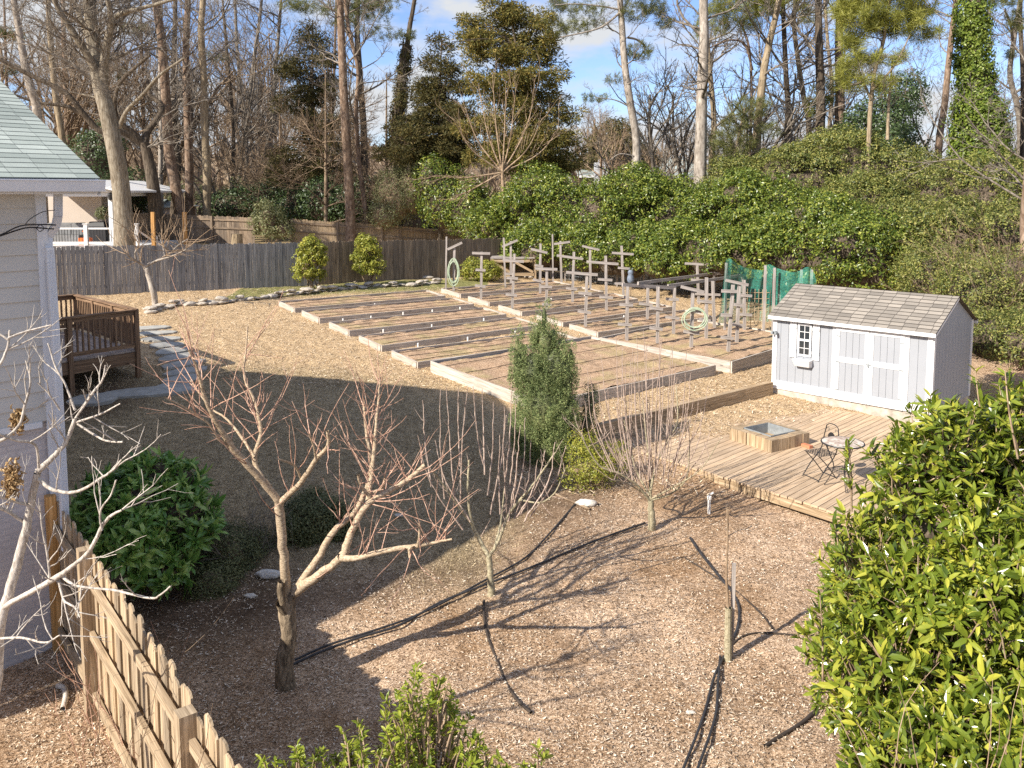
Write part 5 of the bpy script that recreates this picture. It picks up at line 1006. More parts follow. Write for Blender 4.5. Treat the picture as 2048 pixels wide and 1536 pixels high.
tree('crooked_tree', 'dark crooked tree with long sweeping limbs right of the big oak', [(311, 430), (306, 370), (297, 320), (288, 285)], 46, 27, 'bark_dark', limbs=[([(288, 290), (262, 272), (235, 262), (200, 262), (165, 225), (130, 185), (60, 150), (0, 118)], 16), ([(288, 288), (296, 262), (316, 235), (324, 212), (300, 190), (295, 160)], 15), ([(288, 285), (262, 262), (236, 240), (230, 200), (245, 160), (300, 110)], 12), ([(160, 225), (130, 212), (75, 205), (30, 190)], 9)], br=dict(n=6, len=4.2, t0=.8, rr=.25), topext=False, twig='twiggrey')
TL = [  # label, points, depth, width, bark
 ('pale leaning trunk rising behind the house roof at far left', [(76, 240), (62, 180), (50, 130), (38, 60), (28, 0)], 44, 17, 'bark_pale'),
 ('slim brown trunk just left of the big grey oak', [(125, 290), (112, 200), (104, 120), (98, 40), (95, -10)], 52, 13, 'bark_tan'),
 ('thin trunk close behind the left limb of the oak', [(138, 330), (134, 240), (130, 150), (127, 60), (126, -10)], 56, 11, 'bark_pine'),
 ('straight brown trunk fifth of the row right of the oak, slightly leaning left', [(362, 430), (352, 380), (338, 300), (332, 200), (326, 110), (312, 0)], 48, 23, 'bark_pine'),
 ('thin pale trunk standing between the crooked tree and the next brown trunk', [(323, 430), (321, 340), (322, 240), (320, 150), (322, 60)], 53, 10, 'bark_pale'),
 ('dark slim trunk behind the leaning brown trunk', [(347, 425), (356, 340), (350, 250), (348, 150), (350, 50)], 58, 14, 'bark_dark'),
 ('straight grey-brown trunk left of the sunlit tan one', [(379, 430), (378, 330), (374, 200), (372, 100), (376, 0)], 50, 17, 'bark_pine'),
 ('straight sunlit tan trunk, rightmost of the thick row by the dark fence', [(413, 432), (414, 350), (409, 250), (407, 150), (402, 60), (406, 0)], 49, 17, 'bark_tan'),
 ('slender dark tree rising left of the small bare clump', [(463, 395), (467, 330), (466, 240), (458, 150), (450, 60)], 62, 8, 'bark_dark'),
 ('twin stemmed grey tree against blue sky, left one', [(515, 380), (505, 300), (498, 220), (508, 120), (520, 30)], 64, 9, 'twiggrey'),
 ('twin stemmed grey tree against blue sky, right one', [(535, 380), (540, 300), (545, 220), (552, 130), (560, 30)], 66, 9, 'twiggrey'),
 ('thin grey tree left of the brown twiggy tree', [(490, 385), (494, 300), (484, 200), (475, 110), (470, 0)], 68, 8, 'twiggrey'),
 ('tall reddish pine trunk beside the tan fence end', [(701, 440), (697, 350), (691, 250), (686, 150), (682, 60), (680, 0)], 46, 20, 'bark_pine'),
 ('slim reddish trunk just right of the tall reddish pine', [(734, 446), (724, 370), (716, 300), (712, 220), (716, 140), (698, 60), (690, 0)], 47, 10, 'bark_pine'),
 ('dark straight trunk right of the slim reddish one', [(729, 330), (727, 250), (720, 150), (714, 60), (716, 0)], 55, 14, 'bark_dark'),
 ('tallest thick pale trunk rising straight from the hedge', [(1400, 352), (1402, 270), (1404, 180), (1408, 80), (1407, 0)], 42, 25, 'bark_pale'),
 ('tan trunk directly behind the tallest pale trunk', [(1423, 325), (1428, 250), (1424, 190), (1416, 100), (1410, 30)], 50, 12, 'bark_tan'),
 ('sunlit tan pine with a big left fork above the hedge', [(1513, 295), (1520, 210), (1528, 140), (1540, 80), (1556, 10)], 43, 17, 'bark_tan'),
 ('short dark trunk right of the sunlit forked pine', [(1573, 290), (1576, 220), (1572, 150), (1568, 60), (1566, 0)], 47, 12, 'bark_dark'),
 ('slim leaning tan trunk left of the dark straight pair', [(1618, 268), (1608, 200), (1596, 120), (1588, 50), (1590, 0)], 49, 11, 'bark_tan'),
 ('thick dark straight trunk, left one of the pair', [(1640, 262), (1641, 180), (1638, 90), (1637, 0)], 45, 19, 'bark_dark'),
 ('thick grey straight trunk, right one of the pair', [(1678, 272), (1680, 190), (1678, 100), (1680, 0)], 46, 20, 'bark_pine'),
 ('slim trunk leaning right against open sky near the ivy column', [(1877, 300), (1888, 220), (1897, 130), (1907, 40), (1912, 0)], 43, 14, 'bark_pine'),
 ('bare grey tree at the right edge behind the ivy column', [(2040, 310), (2036, 220), (2020, 150), (2028, 80), (2040, 0)], 45, 12, 'twiggrey'),
 ('thin trunk seen between the pair and the yellow-green pine', [(1658, 270), (1664, 180), (1655, 80), (1650, 0)], 60, 8, 'bark_tan'),
 ('pale grey trunk cut by the right frame edge beyond the shed', [(2054, 640), (2052, 540), (2050, 440), (2056, 350), (2062, 200)], 24, 22, 'bark_pine')]
for k, (lb, pts, y, w, bk_) in enumerate(TL):
    tree('pine_tree' if 'pine' in lb else 'bare_tree', lb, pts, y, w, bk_, br=dict(n=13 if w > 12 else 16, len=3.6 if w > 12 else 4.2, t0=.3 if w < 13 else .45, up=.55, rr=.28 if w > 12 else .5, levels=BR2), group='tall trunks of the wood behind the yard')
# bare spreading trees (right sky)
for lb, bp, y, ln, rr_, n, tw in (('bare spreading elm fanning its limbs over the far house', (1392, 345), 46, 10, .17, 7, 'twiggrey'), ('bare spreading tree behind the forked pine', (1560, 330), 54, 12, .16, 6, 'twiggrey'), ('bare tree filling the sky between oak and crooked tree', (270, 420), 60, 13, .17, 6, 'twig'), ('bare brown tree behind the house roof', (60, 330), 56, 13, .2, 6, 'twig'), ('bare tree behind the tan trunk row', (440, 420), 62, 13, .15, 6, 'twiggrey'), ('bare grey tree at the far right sky', (1960, 330), 52, 10, .14, 6, 'twiggrey'), ('pale bare tree between hedge and curved pine', (1205, 360), 60, 8, .12, 7, 'twigtan')):
    q = P(bp[0], bp[1], y); g = float(gz(q[0], q[1])); S = np.repeat(np.array([[q[0], q[1], g]]), n, 0)
    D = np.stack([np.cos(np.arange(n)*2.4), np.sin(np.arange(n)*2.4)*.6, np.full(n, 1.6)], -1)*R.uniform(.8, 1.2, (n, 1)); root = thing('bare_tree', lb, 'tree', [q[0], q[1], g])
    v, f, _ = grow(S, D, np.full(n, ln)*R.uniform(.8, 1.1, n), np.full(n, rr_), [dict(K=8, sides=7, wob=.10, n=8, ang=.65, lr=.55, up=.05, rr=.5, t0=.25, taper=.3)]+BR2); link('branches', mkmesh('branches', v, [f], M[tw], smooth=True), root)
# curved pine
def tufts(name, label, cents, n, y, needles, ln, wd, mat, root, spread=1.0):
    """cents: picture ellipses (px,py,rx,ry) at distance y"""
    C_ = []
    ar = np.array([c[2]*c[3] for c in cents], float); k = R.choice(len(cents), n, p=ar/ar.sum())
    for i_ in k:
        c = cents[i_]; a = R.uniform(0, 6.28); r = math.sqrt(R.random()); o = P(c[0]+c[2]*r*math.cos(a), c[1]+c[3]*r*math.sin(a), y); o = o+np.array([0, R.normal()*c[2]*y/F*.45, 0]); C_.append(o)
    C_ = np.array(C_); ax = nrm(rdir(n)*.7+np.array([0, 0, .8])); i_ = np.repeat(np.arange(n), needles); d = nrm(rdir(n*needles)+ax[i_]*.55); p = C_[i_]+ax[i_]*R.uniform(-.5, .5, (n*needles, 1))*ln
    v, f = leaves(p, rdir(n*needles), ln*R.uniform(.7, 1.2, n*needles), wd, d, .0); link(name, mkmesh(name, v, f, mat), root); return C_
cp = tree('pine_tree', 'curved pale pine trunk leaning left above the hedge', [(1270, 350), (1273, 310), (1272, 270), (1262, 215), (1252, 150), (1247, 100), (1243, 40), (1240, 0)], 43, 17, 'bark_pale', limbs=[([(1243, 20), (1200, 12), (1150, 8), (1110, 10)], 4), ([(1240, 25), (1210, 50), (1180, 62), (1120, 75)], 5), ([(1256, 75), (1275, 80), (1290, 95), (1275, 120)], 5), ([(1262, 215), (1230, 200), (1190, 195)], 3), ([(1268, 312), (1240, 308), (1220, 320)], 3)], br=dict(n=10, len=1.6, t0=.5, rr=.2, levels=BR1))
tufts('needles', '', [(1135, 60, 45, 14), (1180, 45, 30, 9), (1112, 12, 22, 14), (1190, 195, 28, 8), (1228, 158, 18, 9), (1278, 105, 26, 20), (1270, 25, 30, 20), (1310, 20, 28, 14), (1165, 20, 50, 10), (1330, 45, 20, 12), (1290, -10, 50, 15), (1100, 40, 20, 8)], 640, 43, 30, .22, .016, L['pinedull'], cp)
yp = tree('pine_tree', 'bright yellow-green long needled pine right of the dark trunk pair', [(1738, 275), (1742, 200), (1750, 140), (1765, 90), (1775, 30)], 37, 9, 'bark_tan', limbs=[([(1745, 180), (1790, 130), (1820, 70)], 5), ([(1742, 200), (1715, 130), (1705, 60)], 5), ([(1750, 140), (1720, 165), (1700, 170)], 4), ([(1775, 280), (1778, 200), (1785, 120)], 7)], br=dict(n=8, len=1.5, t0=.3, rr=.3, levels=BR1))
tufts('needles', '', [(1725, 35, 50, 30), (1800, 45, 50, 26), (1845, 68, 28, 12), (1700, 85, 26, 18), (1770, -15, 85, 28), (1740, -70, 70, 30), (1718, 120, 40, 14), (1780, 118, 34, 12), (1745, 168, 58, 13), (1690, 150, 16, 22), (1840, 20, 26, 18), (1690, 20, 20, 25)], 640, 37, 64, .38, .017, L['pine'], yp)
sp = tree('pine_tree', 'soft dull green pine foliage low beside the sunlit forked pine', [(1470, 330), (1478, 270), (1490, 215)], 42, 6, 'bark_tan', br=dict(n=6, len=1.6, t0=.2, rr=.4, levels=BR1), topext=False)
tufts('needles', '', [(1500, 215, 38, 22), (1470, 250, 30, 22), (1440, 285, 28, 24), (1450, 325, 30, 20), (1535, 262, 22, 16), (1480, 290, 35, 20)], 420, 42, 34, .24, .014, L['pinedull'], sp)
s2 = tree('pine_tree', 'pine with foliage spreading across the top between the pale and forked trunks', [(1500, 300), (1503, 180), (1498, 95), (1480, 40)], 46, 6, 'bark_pine', limbs=[([(1505, 140), (1490, 90), (1460, 80), (1420, 95)], 5)], br=dict(n=10, len=2, t0=.4, rr=.4, levels=BR1), topext=False)
tufts('needles', '', [(1470, 20, 60, 26), (1530, 12, 40, 20), (1440, 50, 26, 18), (1650, 190, 22, 30), (1625, 215, 14, 20), (1400, 50, 12, 30), (1560, -10, 70, 22), (1450, -15, 50, 20), (1610, 30, 20, 18), (1500, 55, 26, 12)], 760, 46, 40, .28, .015, L['pine'], s2)
s3 = tree('pine_tree', 'high pine sprays over the tall reddish trunk', [(660, 430), (662, 300), (668, 150), (672, 20)], 60, 7, 'bark_pine')
tufts('needles', '', [(640, 15, 60, 12), (740, 25, 45, 18), (765, 68, 50, 10), (720, 15, 30, 15), (820, 70, 12, 12), (600, 12, 40, 9), (690, 45, 30, 9), (760, 8, 40, 10)], 560, 50, 26, .22, .018, L['pinedull'], s3)
for lb, pts, cc_ in (('distant pine with light sprays at upper left behind the roof', [(20, 330), (14, 200), (10, 60)], [(20, 140, 26, 10), (30, 70, 20, 10), (5, 65, 14, 10)]), ('distant pine showing sprays between left trunks', [(290, 420), (288, 250), (284, 100)], [(275, 60, 30, 12), (245, 150, 12, 10), (425, 115, 26, 7)])):
    q = tree('pine_tree', lb, pts, 58, 7, 'bark_pine', br=dict(n=8, len=3, t0=.4, rr=.4, levels=BR1)); tufts('needles', '', cc_, 160, 58, 24, .25, .02, L['pinedull'], q)
s4 = tree('pine_tree', 'pine limb with hanging needles at the top right corner', [(2044, 330), (2046, 160), (2040, 40), (2042, 0)], 40, 10, 'bark_dark')
tufts('needles', '', [(2036, 40, 20, 22), (2020, 110, 10, 10), (1998, 5, 40, 9)], 160, 40, 30, .22, .015, L['pinedull'], s4)
# ivy column
def ivyc(label, prof, y, mat, bark, n=2600, lf=.13):
    q = P(prof[0][0], prof[0][1], y); g = float(gz(q[0], q[1])); root = thing('ivy_covered_tree', label, 'tree', [q[0], q[1], g]); bl = []
    for a, b in zip(prof[:-1], prof[1:]):
        for t in np.linspace(0, 1, 3, endpoint=False): bl.append(pxb(a[0]*(1-t)+b[0]*t, a[1]*(1-t)+b[1]*t, y, (a[2]*(1-t)+b[2]*t)*R.uniform(.75, 1.05), 26*R.uniform(.9, 1.3)))
    m = MB(); m.tube([np.array([q[0], q[1], g-.2])]+[P(a[0], a[1], y) for a in prof], [.3]*(len(prof)+1), 9, 3); m.build('trunk', M[bark], root, True)
    foliage('ivy', bl, n, 18, lf, lf*.75, mat, root, .3, zmin=-1, core=.7, inner=.25, coremat='bark_dark', ground=False); return root
ivyc('tall column of bright green ivy at the upper right', [(1960, 330, 62), (1958, 270, 52), (1955, 200, 38), (1948, 130, 31), (1945, 60, 30), (1948, 0, 27)], 38, L['ivy'], 'bark_dark', 2300)
ivyc('slim dark ivy wrapped trunk leaning right between two cedars', [(792, 260, 13), (800, 200, 11), (806, 140, 9), (815, 90, 6)], 52, L['cedardark'], 'bark_dark', 420, .12)
tree('bare_tree', 'leaning upper trunk emerging from the slim ivy', [(803, 180), (812, 110), (820, 50), (829, 0)], 52.3, 12, 'bark_dark', br=dict(n=4, len=1.2, t0=.6, rr=.2, levels=BR1))
# cedars
def cedar(label, prof, y, trunk, mat, n, m_=22, w=8, sc=1.0, rc=.42):
    """prof: horizontal foliage layers (px, py, rx, ry)"""
    q = P(*trunk[0], y); g = float(gz(q[0], q[1])); root = thing('cedar_tree', label, 'tree', [q[0], q[1], g])
    m = MB(); m.tube([np.array([q[0], q[1], g-.2])]+[P(a, b, y) for a, b in trunk], [w*y/F/1.6]+list(np.linspace(w/2*y/F, w/9*y/F, len(trunk))), 8, 4)
    bl = []; prof = [(trunk[0][0]+(a-trunk[0][0])*1.0, b, c_*1.16, d_*1.0) for a, b, c_, d_ in prof]
    for (px, py, rx, ry) in prof:
        for _ in range(max(2, int(rx/9))):
            ox = R.uniform(-1, 1)*rx*.75; s_ = R.uniform(.35, .6); yy = y+R.normal()*rx*.45*y/F; bl.append(pxb(px+ox, py+R.uniform(-.6, .6)*ry+abs(ox)*.18, yy, max(9, rx*s_*.6), max(7, ry*R.uniform(.5, .9))))
        for _ in range(2):
            a = P(px, py-8, y); b = P(px+R.uniform(-1, 1)*rx*.85, py+R.uniform(-.2, .5)*ry, y+R.normal()*1); k = int(np.argmin([abs(t[1]-py) for t in trunk])); c = P(trunk[k][0], trunk[k][1]+10, y); m.tube([c, (c+b)/2+up*.15, b], [.05, .035, .015], 4, 3)
    m.build('trunk', M['bark_dark'], root, True)
    c, nn = blobpts(bl, n, -1, .75, ins=0); N = len(c); i_ = np.repeat(np.arange(N), m_); d = nrm(rdir(N*m_)*[1, 1, .6]+nn[i_]*.6); p = c[i_]+d*rc*R.uniform(.1, 1.1, (N*m_, 1))*[1, 1, .55]
    v, f = leaves(p, nrm(rdir(N*m_)+np.array([0, 0, .6])), .20*sc*R.uniform(.6, 1.3, N*m_), .055*sc, d, .1); link('foliage', mkmesh('foliage', v, f, mat), root); return root
cedar('tall orange-green cedar at the top centre', [(990, 10, 50, 18), (960, 40, 45, 16), (1050, 35, 60, 18), (960, 75, 60, 18), (1040, 75, 70, 20), (985, 110, 55, 20), (1060, 110, 55, 20), (1000, 150, 55, 22), (1070, 150, 60, 20), (1010, 190, 60, 22), (1090, 195, 60, 20), (1020, 235, 75, 22), (1110, 225, 50, 18), (960, 250, 40, 22), (1050, 275, 85, 26), (1120, 290, 40, 30), (980, 300, 50, 26), (1060, 325, 90, 26), (1120, 340, 36, 24)], 44, [(1060, 400), (1055, 300), (1045, 180), (1030, 80), (1015, 0)], L['cedar'], 3000, 26, 12, rc=.40)
cedar('dark pointed cedar left of the orange-green cedar', [(882, 75, 12, 16), (885, 100, 26, 16), (875, 130, 40, 18), (885, 160, 50, 18), (870, 190, 55, 20), (890, 220, 58, 20), (860, 250, 70, 22), (880, 280, 75, 22), (840, 300, 60, 22), (800, 270, 40, 22), (790, 300, 45, 22), (900, 310, 60, 24)], 47, [(880, 380), (878, 280), (880, 180), (883, 80)], L['cedardark'], 2000, 26, 9, rc=.40)
cedar('tall green-brown cedar left of the reddish pine trunk', [(625, 50, 26, 16), (620, 75, 40, 18), (630, 105, 50, 20), (615, 135, 55, 20), (630, 170, 60, 22), (610, 200, 60, 22), (635, 240, 60, 24), (610, 280, 65, 24), (600, 320, 70, 26), (640, 340, 60, 24), (570, 350, 40, 20)], 54, [(622, 400), (624, 280), (625, 160), (625, 40)], L['cedardark'], 1700, 24, 10)
# brown twiggy tree in front of that cedar
for lb, px, y, ln, n in (('dense brown twiggy bare tree in front of the green-brown cedar', 650, 49, 5.2, 18), ('dense brown twiggy bare tree beside the tan fence', 770, 49, 4.4, 14), ('low brown twiggy tree right of the tan trunk row', 560, 55, 4.5, 12)):
    q = P(px, 430, y); g = float(gz(q[0], q[1])); root = thing('bare_tree', lb, 'tree', [q[0], q[1], g]); S = np.array([[q[0], q[1], g+R.uniform(.5, 7 if px == 650 else 4.5)] for _ in range(n)]); a = R.uniform(0, 6.28, n); D = np.stack([np.cos(a), np.sin(a), R.uniform(.0, .5, n)], -1)
    m = MB(); m.tube([[q[0], q[1], g-.2], [q[0]+.1, q[1], g+4], [q[0]+.2, q[1], g+10]], [.13, .1, .03], 7, 4); m.build('trunk', M['twig'], root, True)
    v, f, _ = grow(S, D, np.full(n, ln)*R.uniform(.5, 1, n), np.full(n, .045), [dict(K=6, sides=4, wob=.12, n=9, ang=.7, lr=.5, up=.04, rr=.55, t0=.15, rmin=.012)]+[dict(K=4, sides=3, wob=.15, n=7, ang=.65, lr=.5, up=.04, rr=.6, rmin=.009), dict(K=3, sides=3, wob=.15, n=3, ang=.6, lr=.5, rr=.7, rmin=.008), dict(K=2, sides=3, wob=.1)]); link('branches', mkmesh('branches', v, [f], M['twig'], smooth=True), root)
# bare fan-shaped tree before the cedar
q = P(1007, 408, 41); g = float(gz(q[0], q[1])); root = thing('bare_tree', 'bare fan shaped young tree in front of the orange-green cedar', 'tree', [q[0], q[1], g]); m = MB(); z1 = P(1005, 345, 41)
m.tube([[q[0], q[1], g-.2], q, z1], [.1, .095, .08], 8, 4)
ends = [(905, 235), (925, 200), (958, 175), (985, 150), (1012, 160), (1030, 190), (1075, 170), (1085, 235), (1120, 255), (900, 400), (870, 350)]
S = []; D = []
for a, b in ends:
    e = P(a, b, 41+R.normal()*.8); mid = z1*.5+e*.5+np.array([(e[0]-z1[0])*.12, 0, -.2]); m.tube([z1, mid, e], [.05, .03, .01], 6, 5)
    for t in np.linspace(.3, .95, 9): p = z1*(1-t)**2+2*t*(1-t)*mid+e*t*t; S.append(p); D.append(nrm(e-z1)+rdir(1)[0]*.6)
m.build('trunk', M['twigtan'], root, True); v, f, _ = grow(np.array(S), np.array(D), R.uniform(.6, 1.6, len(S)), np.full(len(S), .014), [dict(K=4, sides=4, wob=.12, n=4, ang=.5, lr=.5, up=.1, rr=.6, rmin=.008), dict(K=3, sides=3, wob=.12)]); link('branches', mkmesh('branches', v, [f], M['twigtan'], smooth=True), root)
# distant woods mass
N = 0
for y_, sd_ in ((85, 1),):
    n = 150; x = R.uniform(-.66, .5, n)*y_; yy = R.uniform(70, 105, n); x = x*yy/y_; x = x[(x/yy < .28) | (R.random(len(x)) < .35)]; yy = yy[:len(x)]; n = len(x); S = np.stack([x, yy, gz(x, yy)], -1); D = rdir(n)*.12+np.array([0, 0, 1.])
    hmul = np.where((x/yy < -.2), 1.0, .62)
    v, f, _ = grow(S, D, R.uniform(11, 17, n)*hmul, R.uniform(.09, .2, n), [dict(K=6, sides=5, wob=.04, n=9, ang=.6, lr=.4, up=.03, rr=.5, t0=.15), dict(K=4, sides=3, wob=.15, n=7, ang=.6, lr=.5, up=.05, rr=.5, rmin=.016), dict(K=3, sides=3, wob=.15, n=4, ang=.6, lr=.5, rr=.6, rmin=.013), dict(K=2, sides=3, wob=.1)])
    tag(link('distant_woods', mkmesh('distant_woods', v, [f], M['twig'])), 'hazy brown mass of bare woodland far behind the yard', 'woods', kind='stuff')
bl = []
for _ in range(60):
    yy = R.uniform(58, 82); x = R.uniform(-.64, .1)*yy; bl.append((x, yy, float(gz(x, yy))+R.uniform(.3, 1.5), R.uniform(1.5, 3.5), 1.5, R.uniform(1, 2.4)))
tag(foliage('woodland_undergrowth', bl, 5000, 12, .25, .1, L['dull'], None, .6, core=.7, coremat='bark_dark'), 'low mixed undergrowth along the woodland edge', 'undergrowth', kind='stuff')
bl = []
for _ in range(170):
    yy = R.uniform(110, 165); x = R.uniform(-.72, .72)*yy; hh = R.uniform(2.5, 6.5)*(1 if x < 0 else .75); bl.append((x, yy, float(gz(x, yy))+hh*.6, R.uniform(5, 9), 5, hh))
tag(foliage('distant_treeline', bl, 9000, 10, .8, .28, L['haze'], None, 1.6, core=.85, coremat='twig'), 'low brown-grey treeline on the far horizon', 'woods', kind='stuff')
# tree at far right, rounded
plant('distant_tree', 'rounded distant brown-green tree beyond the hedge left of the curved pine', 'tree', [pxb(1235, 295, 70, 50, 48), pxb(1210, 330, 70, 40, 30), pxb(1275, 330, 70, 40, 35)], 900, 16, .3, .1, L['cedardark'], .6, core=.7, stems=12, stemr=.08, coremat='twig')
plant('magnolia_tree', 'dark evergreen behind the yellow-green pine', 'tree', [pxb(1770, 240, 44, 55, 55), pxb(1815, 190, 45, 35, 50), pxb(1720, 250, 44, 35, 35), pxb(1790, 285, 42, 60, 35)], 800, 15, .17, .08, L['ever'], .4, core=0, inner=.6, stems=6, stemr=.07)
# shrubs near the fences
plant('evergreen_shrub', 'dark evergreen thicket behind the neighbour fence, left part', 'shrub', [pxb(470, 415, 56, 50, 34), pxb(540, 405, 56, 50, 40), pxb(600, 410, 54, 45, 38)], 900, 14, .2, .09, L['ever'], .45, core=.8, coremat='bark_dark')
plant('evergreen_shrub', 'dark evergreen thicket behind the neighbour fence, beside the reddish pine', 'shrub', [pxb(650, 405, 52, 45, 50), pxb(690, 410, 52, 40, 42), pxb(730, 400, 52, 35, 45)], 800, 14, .2, .09, L['ever'], .45, core=.8, coremat='bark_dark')
plant('evergreen_shrub', 'pale leaved shrub spilling over the dark neighbour fence', 'shrub', [pxb(535, 445, 45, 28, 40), pxb(565, 460, 45, 20, 22)], 260, 15, .14, .07, L['olive'], .3, core=.6, stems=4, stemr=.03)
plant('holly_bush', 'large olive shrub right of the reddish pine, lighter left half', 'shrub', [pxb(790, 395, 47, 42, 58), pxb(830, 380, 47, 40, 60), pxb(770, 430, 46.5, 30, 30)], 1100, 16, .12, .04, L['olive'], .4, core=.8, coremat='twig')
plant('rhododendron_bush', 'dark green rounded shrub above the tan fence end', 'shrub', [pxb(890, 400, 46, 48, 70), pxb(940, 420, 45, 45, 60), pxb(870, 360, 46, 40, 50), pxb(960, 460, 44, 35, 40), pxb(1000, 440, 44, 30, 45)], 1500, 16, .15, .07, L['hedge'], .4, core=.84, coremat='bark_dark')
plant('evergreen_tree', 'dark green shrub on the left behind the oak trunk', 'shrub', [pxb(185, 320, 50, 40, 55), pxb(215, 290, 50, 25, 40), pxb(270, 390, 50, 30, 50)], 500, 14, .18, .08, L['ever'], .45, core=.75, coremat='bark_dark')
YA, YB = G(630, 582)[1], G(740, 571)[1]
plant('upright_shrub', 'left one of two upright shrubs before the brown fence, bright yellow-green', 'shrub', [pxb(622, 526, YA, 24, 46), pxb(614, 545, YA, 24, 26)], 420, 15, .11, .055, L['yellowgreen'], .14, core=.5, stems=5, stemr=.03, lump=(110, .2))
plant('upright_shrub', 'right one of two upright shrubs before the brown fence, darker inside', 'shrub', [pxb(734, 516, YB, 21, 45), pxb(742, 535, YB, 21, 24)], 400, 15, .11, .055, L['yellowgreen'], .14, core=.5, stems=5, stemr=.03, lump=(110, .2))
YC = G(960, 562)[1]
plant('yellow_shrub', 'low round yellow-green shrub beside the compost bin', 'shrub', [pxb(950, 540, YC, 23, 22), pxb(975, 542, YC, 26, 20)], 380, 14, .10, .05, L['yellowgreen'], .18, core=.7)
# --- conifer
def juniper(root_px, y, prof, n, mat):
    q = G(*root_px); root = thing('juniper', 'feathery blue-green upright juniper between lawn and raised bed', 'conifer', q)
    bl = [pxb(1092+(a-1092)*.86, b, y, rx*.84, ry*.9) for a, b, rx, ry in prof]
    c, nn = blobpts(bl, n, -1, .3, ins=.75); c = c+nn*.03; c[:, 2] = np.maximum(c[:, 2], gz(c[:, 0], c[:, 1])+.05); N = len(c); m_ = 75; i_ = np.repeat(np.arange(N), m_); ax = nrm(nn*[.35, .35, .2]+np.array([0, 0, 1.])+rdir(N)*.12); L0 = R.uniform(.14, .36, N)*np.where(R.random(N) < .10, 1.5, 1); c = c-ax*L0[:, None]*.35; t = R.random(N*m_); th = .05*(1-t**1.6)*(.4+t**.3)
    o = rdir(N*m_); p = c[i_]+ax[i_]*(t*L0[i_])[:, None]+o*th[:, None]*1.2; d = nrm(ax[i_]*.9+o*.9); v, f = leaves(p, rdir(N*m_), R.uniform(.02, .05, N*m_), R.uniform(.008, .015, N*m_), d, .1); f0 = f[0]
    cv, cf = cores(bl, .74, .1); mi = np.concatenate([np.zeros(len(f0), int), np.ones(len(cf[0]), int)]); link('foliage', mkmesh('foliage', np.concatenate([v, cv]), [f0, cf[0]+len(v)], [mat, L['dull']], None, mi), root)
    m = MB(); m.tube([q-up*.1, q+up*1.2, P(1088, 640, y)], [.06, .05, .01], 7, 4); m.build('trunk', M['twig'], root, True)
juniper((1092, 925), 15.5, [(1088, 640, 8, 36), (1090, 690, 24, 45), (1062, 745, 38, 62), (1112, 740, 40, 70), (1028, 740, 16, 60), (1085, 820, 62, 85), (1060, 870, 50, 55), (1120, 850, 48, 75), (1135, 760, 24, 75), (1100, 900, 55, 45), (1070, 670, 10, 30), (1108, 680, 10, 35), (1025, 700, 8, 40), (1150, 720, 8, 35)], 1500, L['juniper'])
plant('juniper', 'small dark juniper shoots at the right foot of the big juniper', 'conifer', [pxb(1182, 810, 15.8, 10, 42), pxb(1172, 850, 15.8, 20, 36)], 170, 40, .035, .012, L['ever'], .11, core=.5)
plant('box_shrub', 'loose yellow-green shrub beside the juniper and timber wall', 'shrub', [pxb(1165, 900, 14.6, 26, 42), pxb(1185, 940, 14.4, 42, 34), pxb(1225, 915, 14.9, 32, 34), pxb(1150, 960, 14.2, 20, 24)], 420, 16, .042, .024, L['yellowgreen'], .13, core=0, inner=.7, stems=14, stemr=.008, stemmat='twigtan')
plant('azalea_bush', 'olive green azalea mound behind the peach tree', 'shrub', [pxb(625, 1040, 12.6, 55, 55), pxb(672, 1050, 12.6, 30, 40), pxb(590, 1060, 12.4, 25, 32)], 900, 24, .045, .022, L['dull'], .13, core=.6, coremat='twig')
plant('grey_shrub', 'low twiggy grey-green shrub below the lawn', 'shrub', [pxb(455, 1115, 11.8, 60, 62), pxb(420, 1165, 11.2, 50, 38), pxb(510, 1100, 12.2, 28, 50)], 900, 22, .038, .016, L['dull'], .14, core=.55, stems=26, stemr=.006, stemmat='twiggrey')
# --- spotted laurel
def rosettes(root, name, blobs, n, k, ll, lw, mat, stem='twigtan', tilt=.75, up_=.6, inner=.12, zmin=-.55, mats2=None, curl=.12, fine=True, core=.8, stemlen=.12, ins=.9, coremat=None):
    c, nn = blobpts(blobs, n, zmin, inner, ins=ins); gq = gz(c[:, 0], c[:, 1]); ok = c[:, 2] > gq+.05; c, nn = c[ok], nn[ok]; N = len(c); ax = nrm(nn*.8+np.array([0, 0, up_])+rdir(N)*.35); i_ = np.repeat(np.arange(N), k)
    rad = rdir(N*k); rad = nrm(rad-(rad*ax[i_]).sum(1, keepdims=True)*ax[i_]); tl = R.uniform(.15, 1.25, N*k)[:, None]; d = nrm(rad*np.sin(tl*1.2)+ax[i_]*np.cos(tl*1.2)*.9); nr = nrm(ax[i_]-(ax[i_]*d).sum(1, keepdims=True)*d+rdir(N*k)*.35)
    p = c[i_]+ax[i_]*(R.random((N*k, 1))-.6)*stemlen*1.2; s_ = np.repeat(R.uniform(.6, 1.3, N), k)*R.uniform(.55, 1.2, N*k); v, f = leaves(p, nr, ll*s_, lw*s_, d, .12, fine, curl)
    mi = np.zeros(sum(len(q) for q in f), int); mats = [mat]
    if core: cv, cf = cores(blobs, core); f = f[:1]+[np.concatenate([f[1], cf[0]+len(v)])]; v = np.concatenate([v, cv]); mi = np.concatenate([mi, np.ones(len(cf[0]), int)]); mats.append(coremat or M['bark_dark'])
    link(name, mkmesh(name, v, f, mats, None, mi), root)
    pts = np.stack([c-ax*(stemlen*3)-up*.05, c-ax*stemlen, c+ax*.02], 1); v, f = tubes(pts, np.tile([[.007, .006, .003]], (N, 1)), 4); link('stems', mkmesh('stems', v, [f], M[stem], smooth=True), root); return c, ax
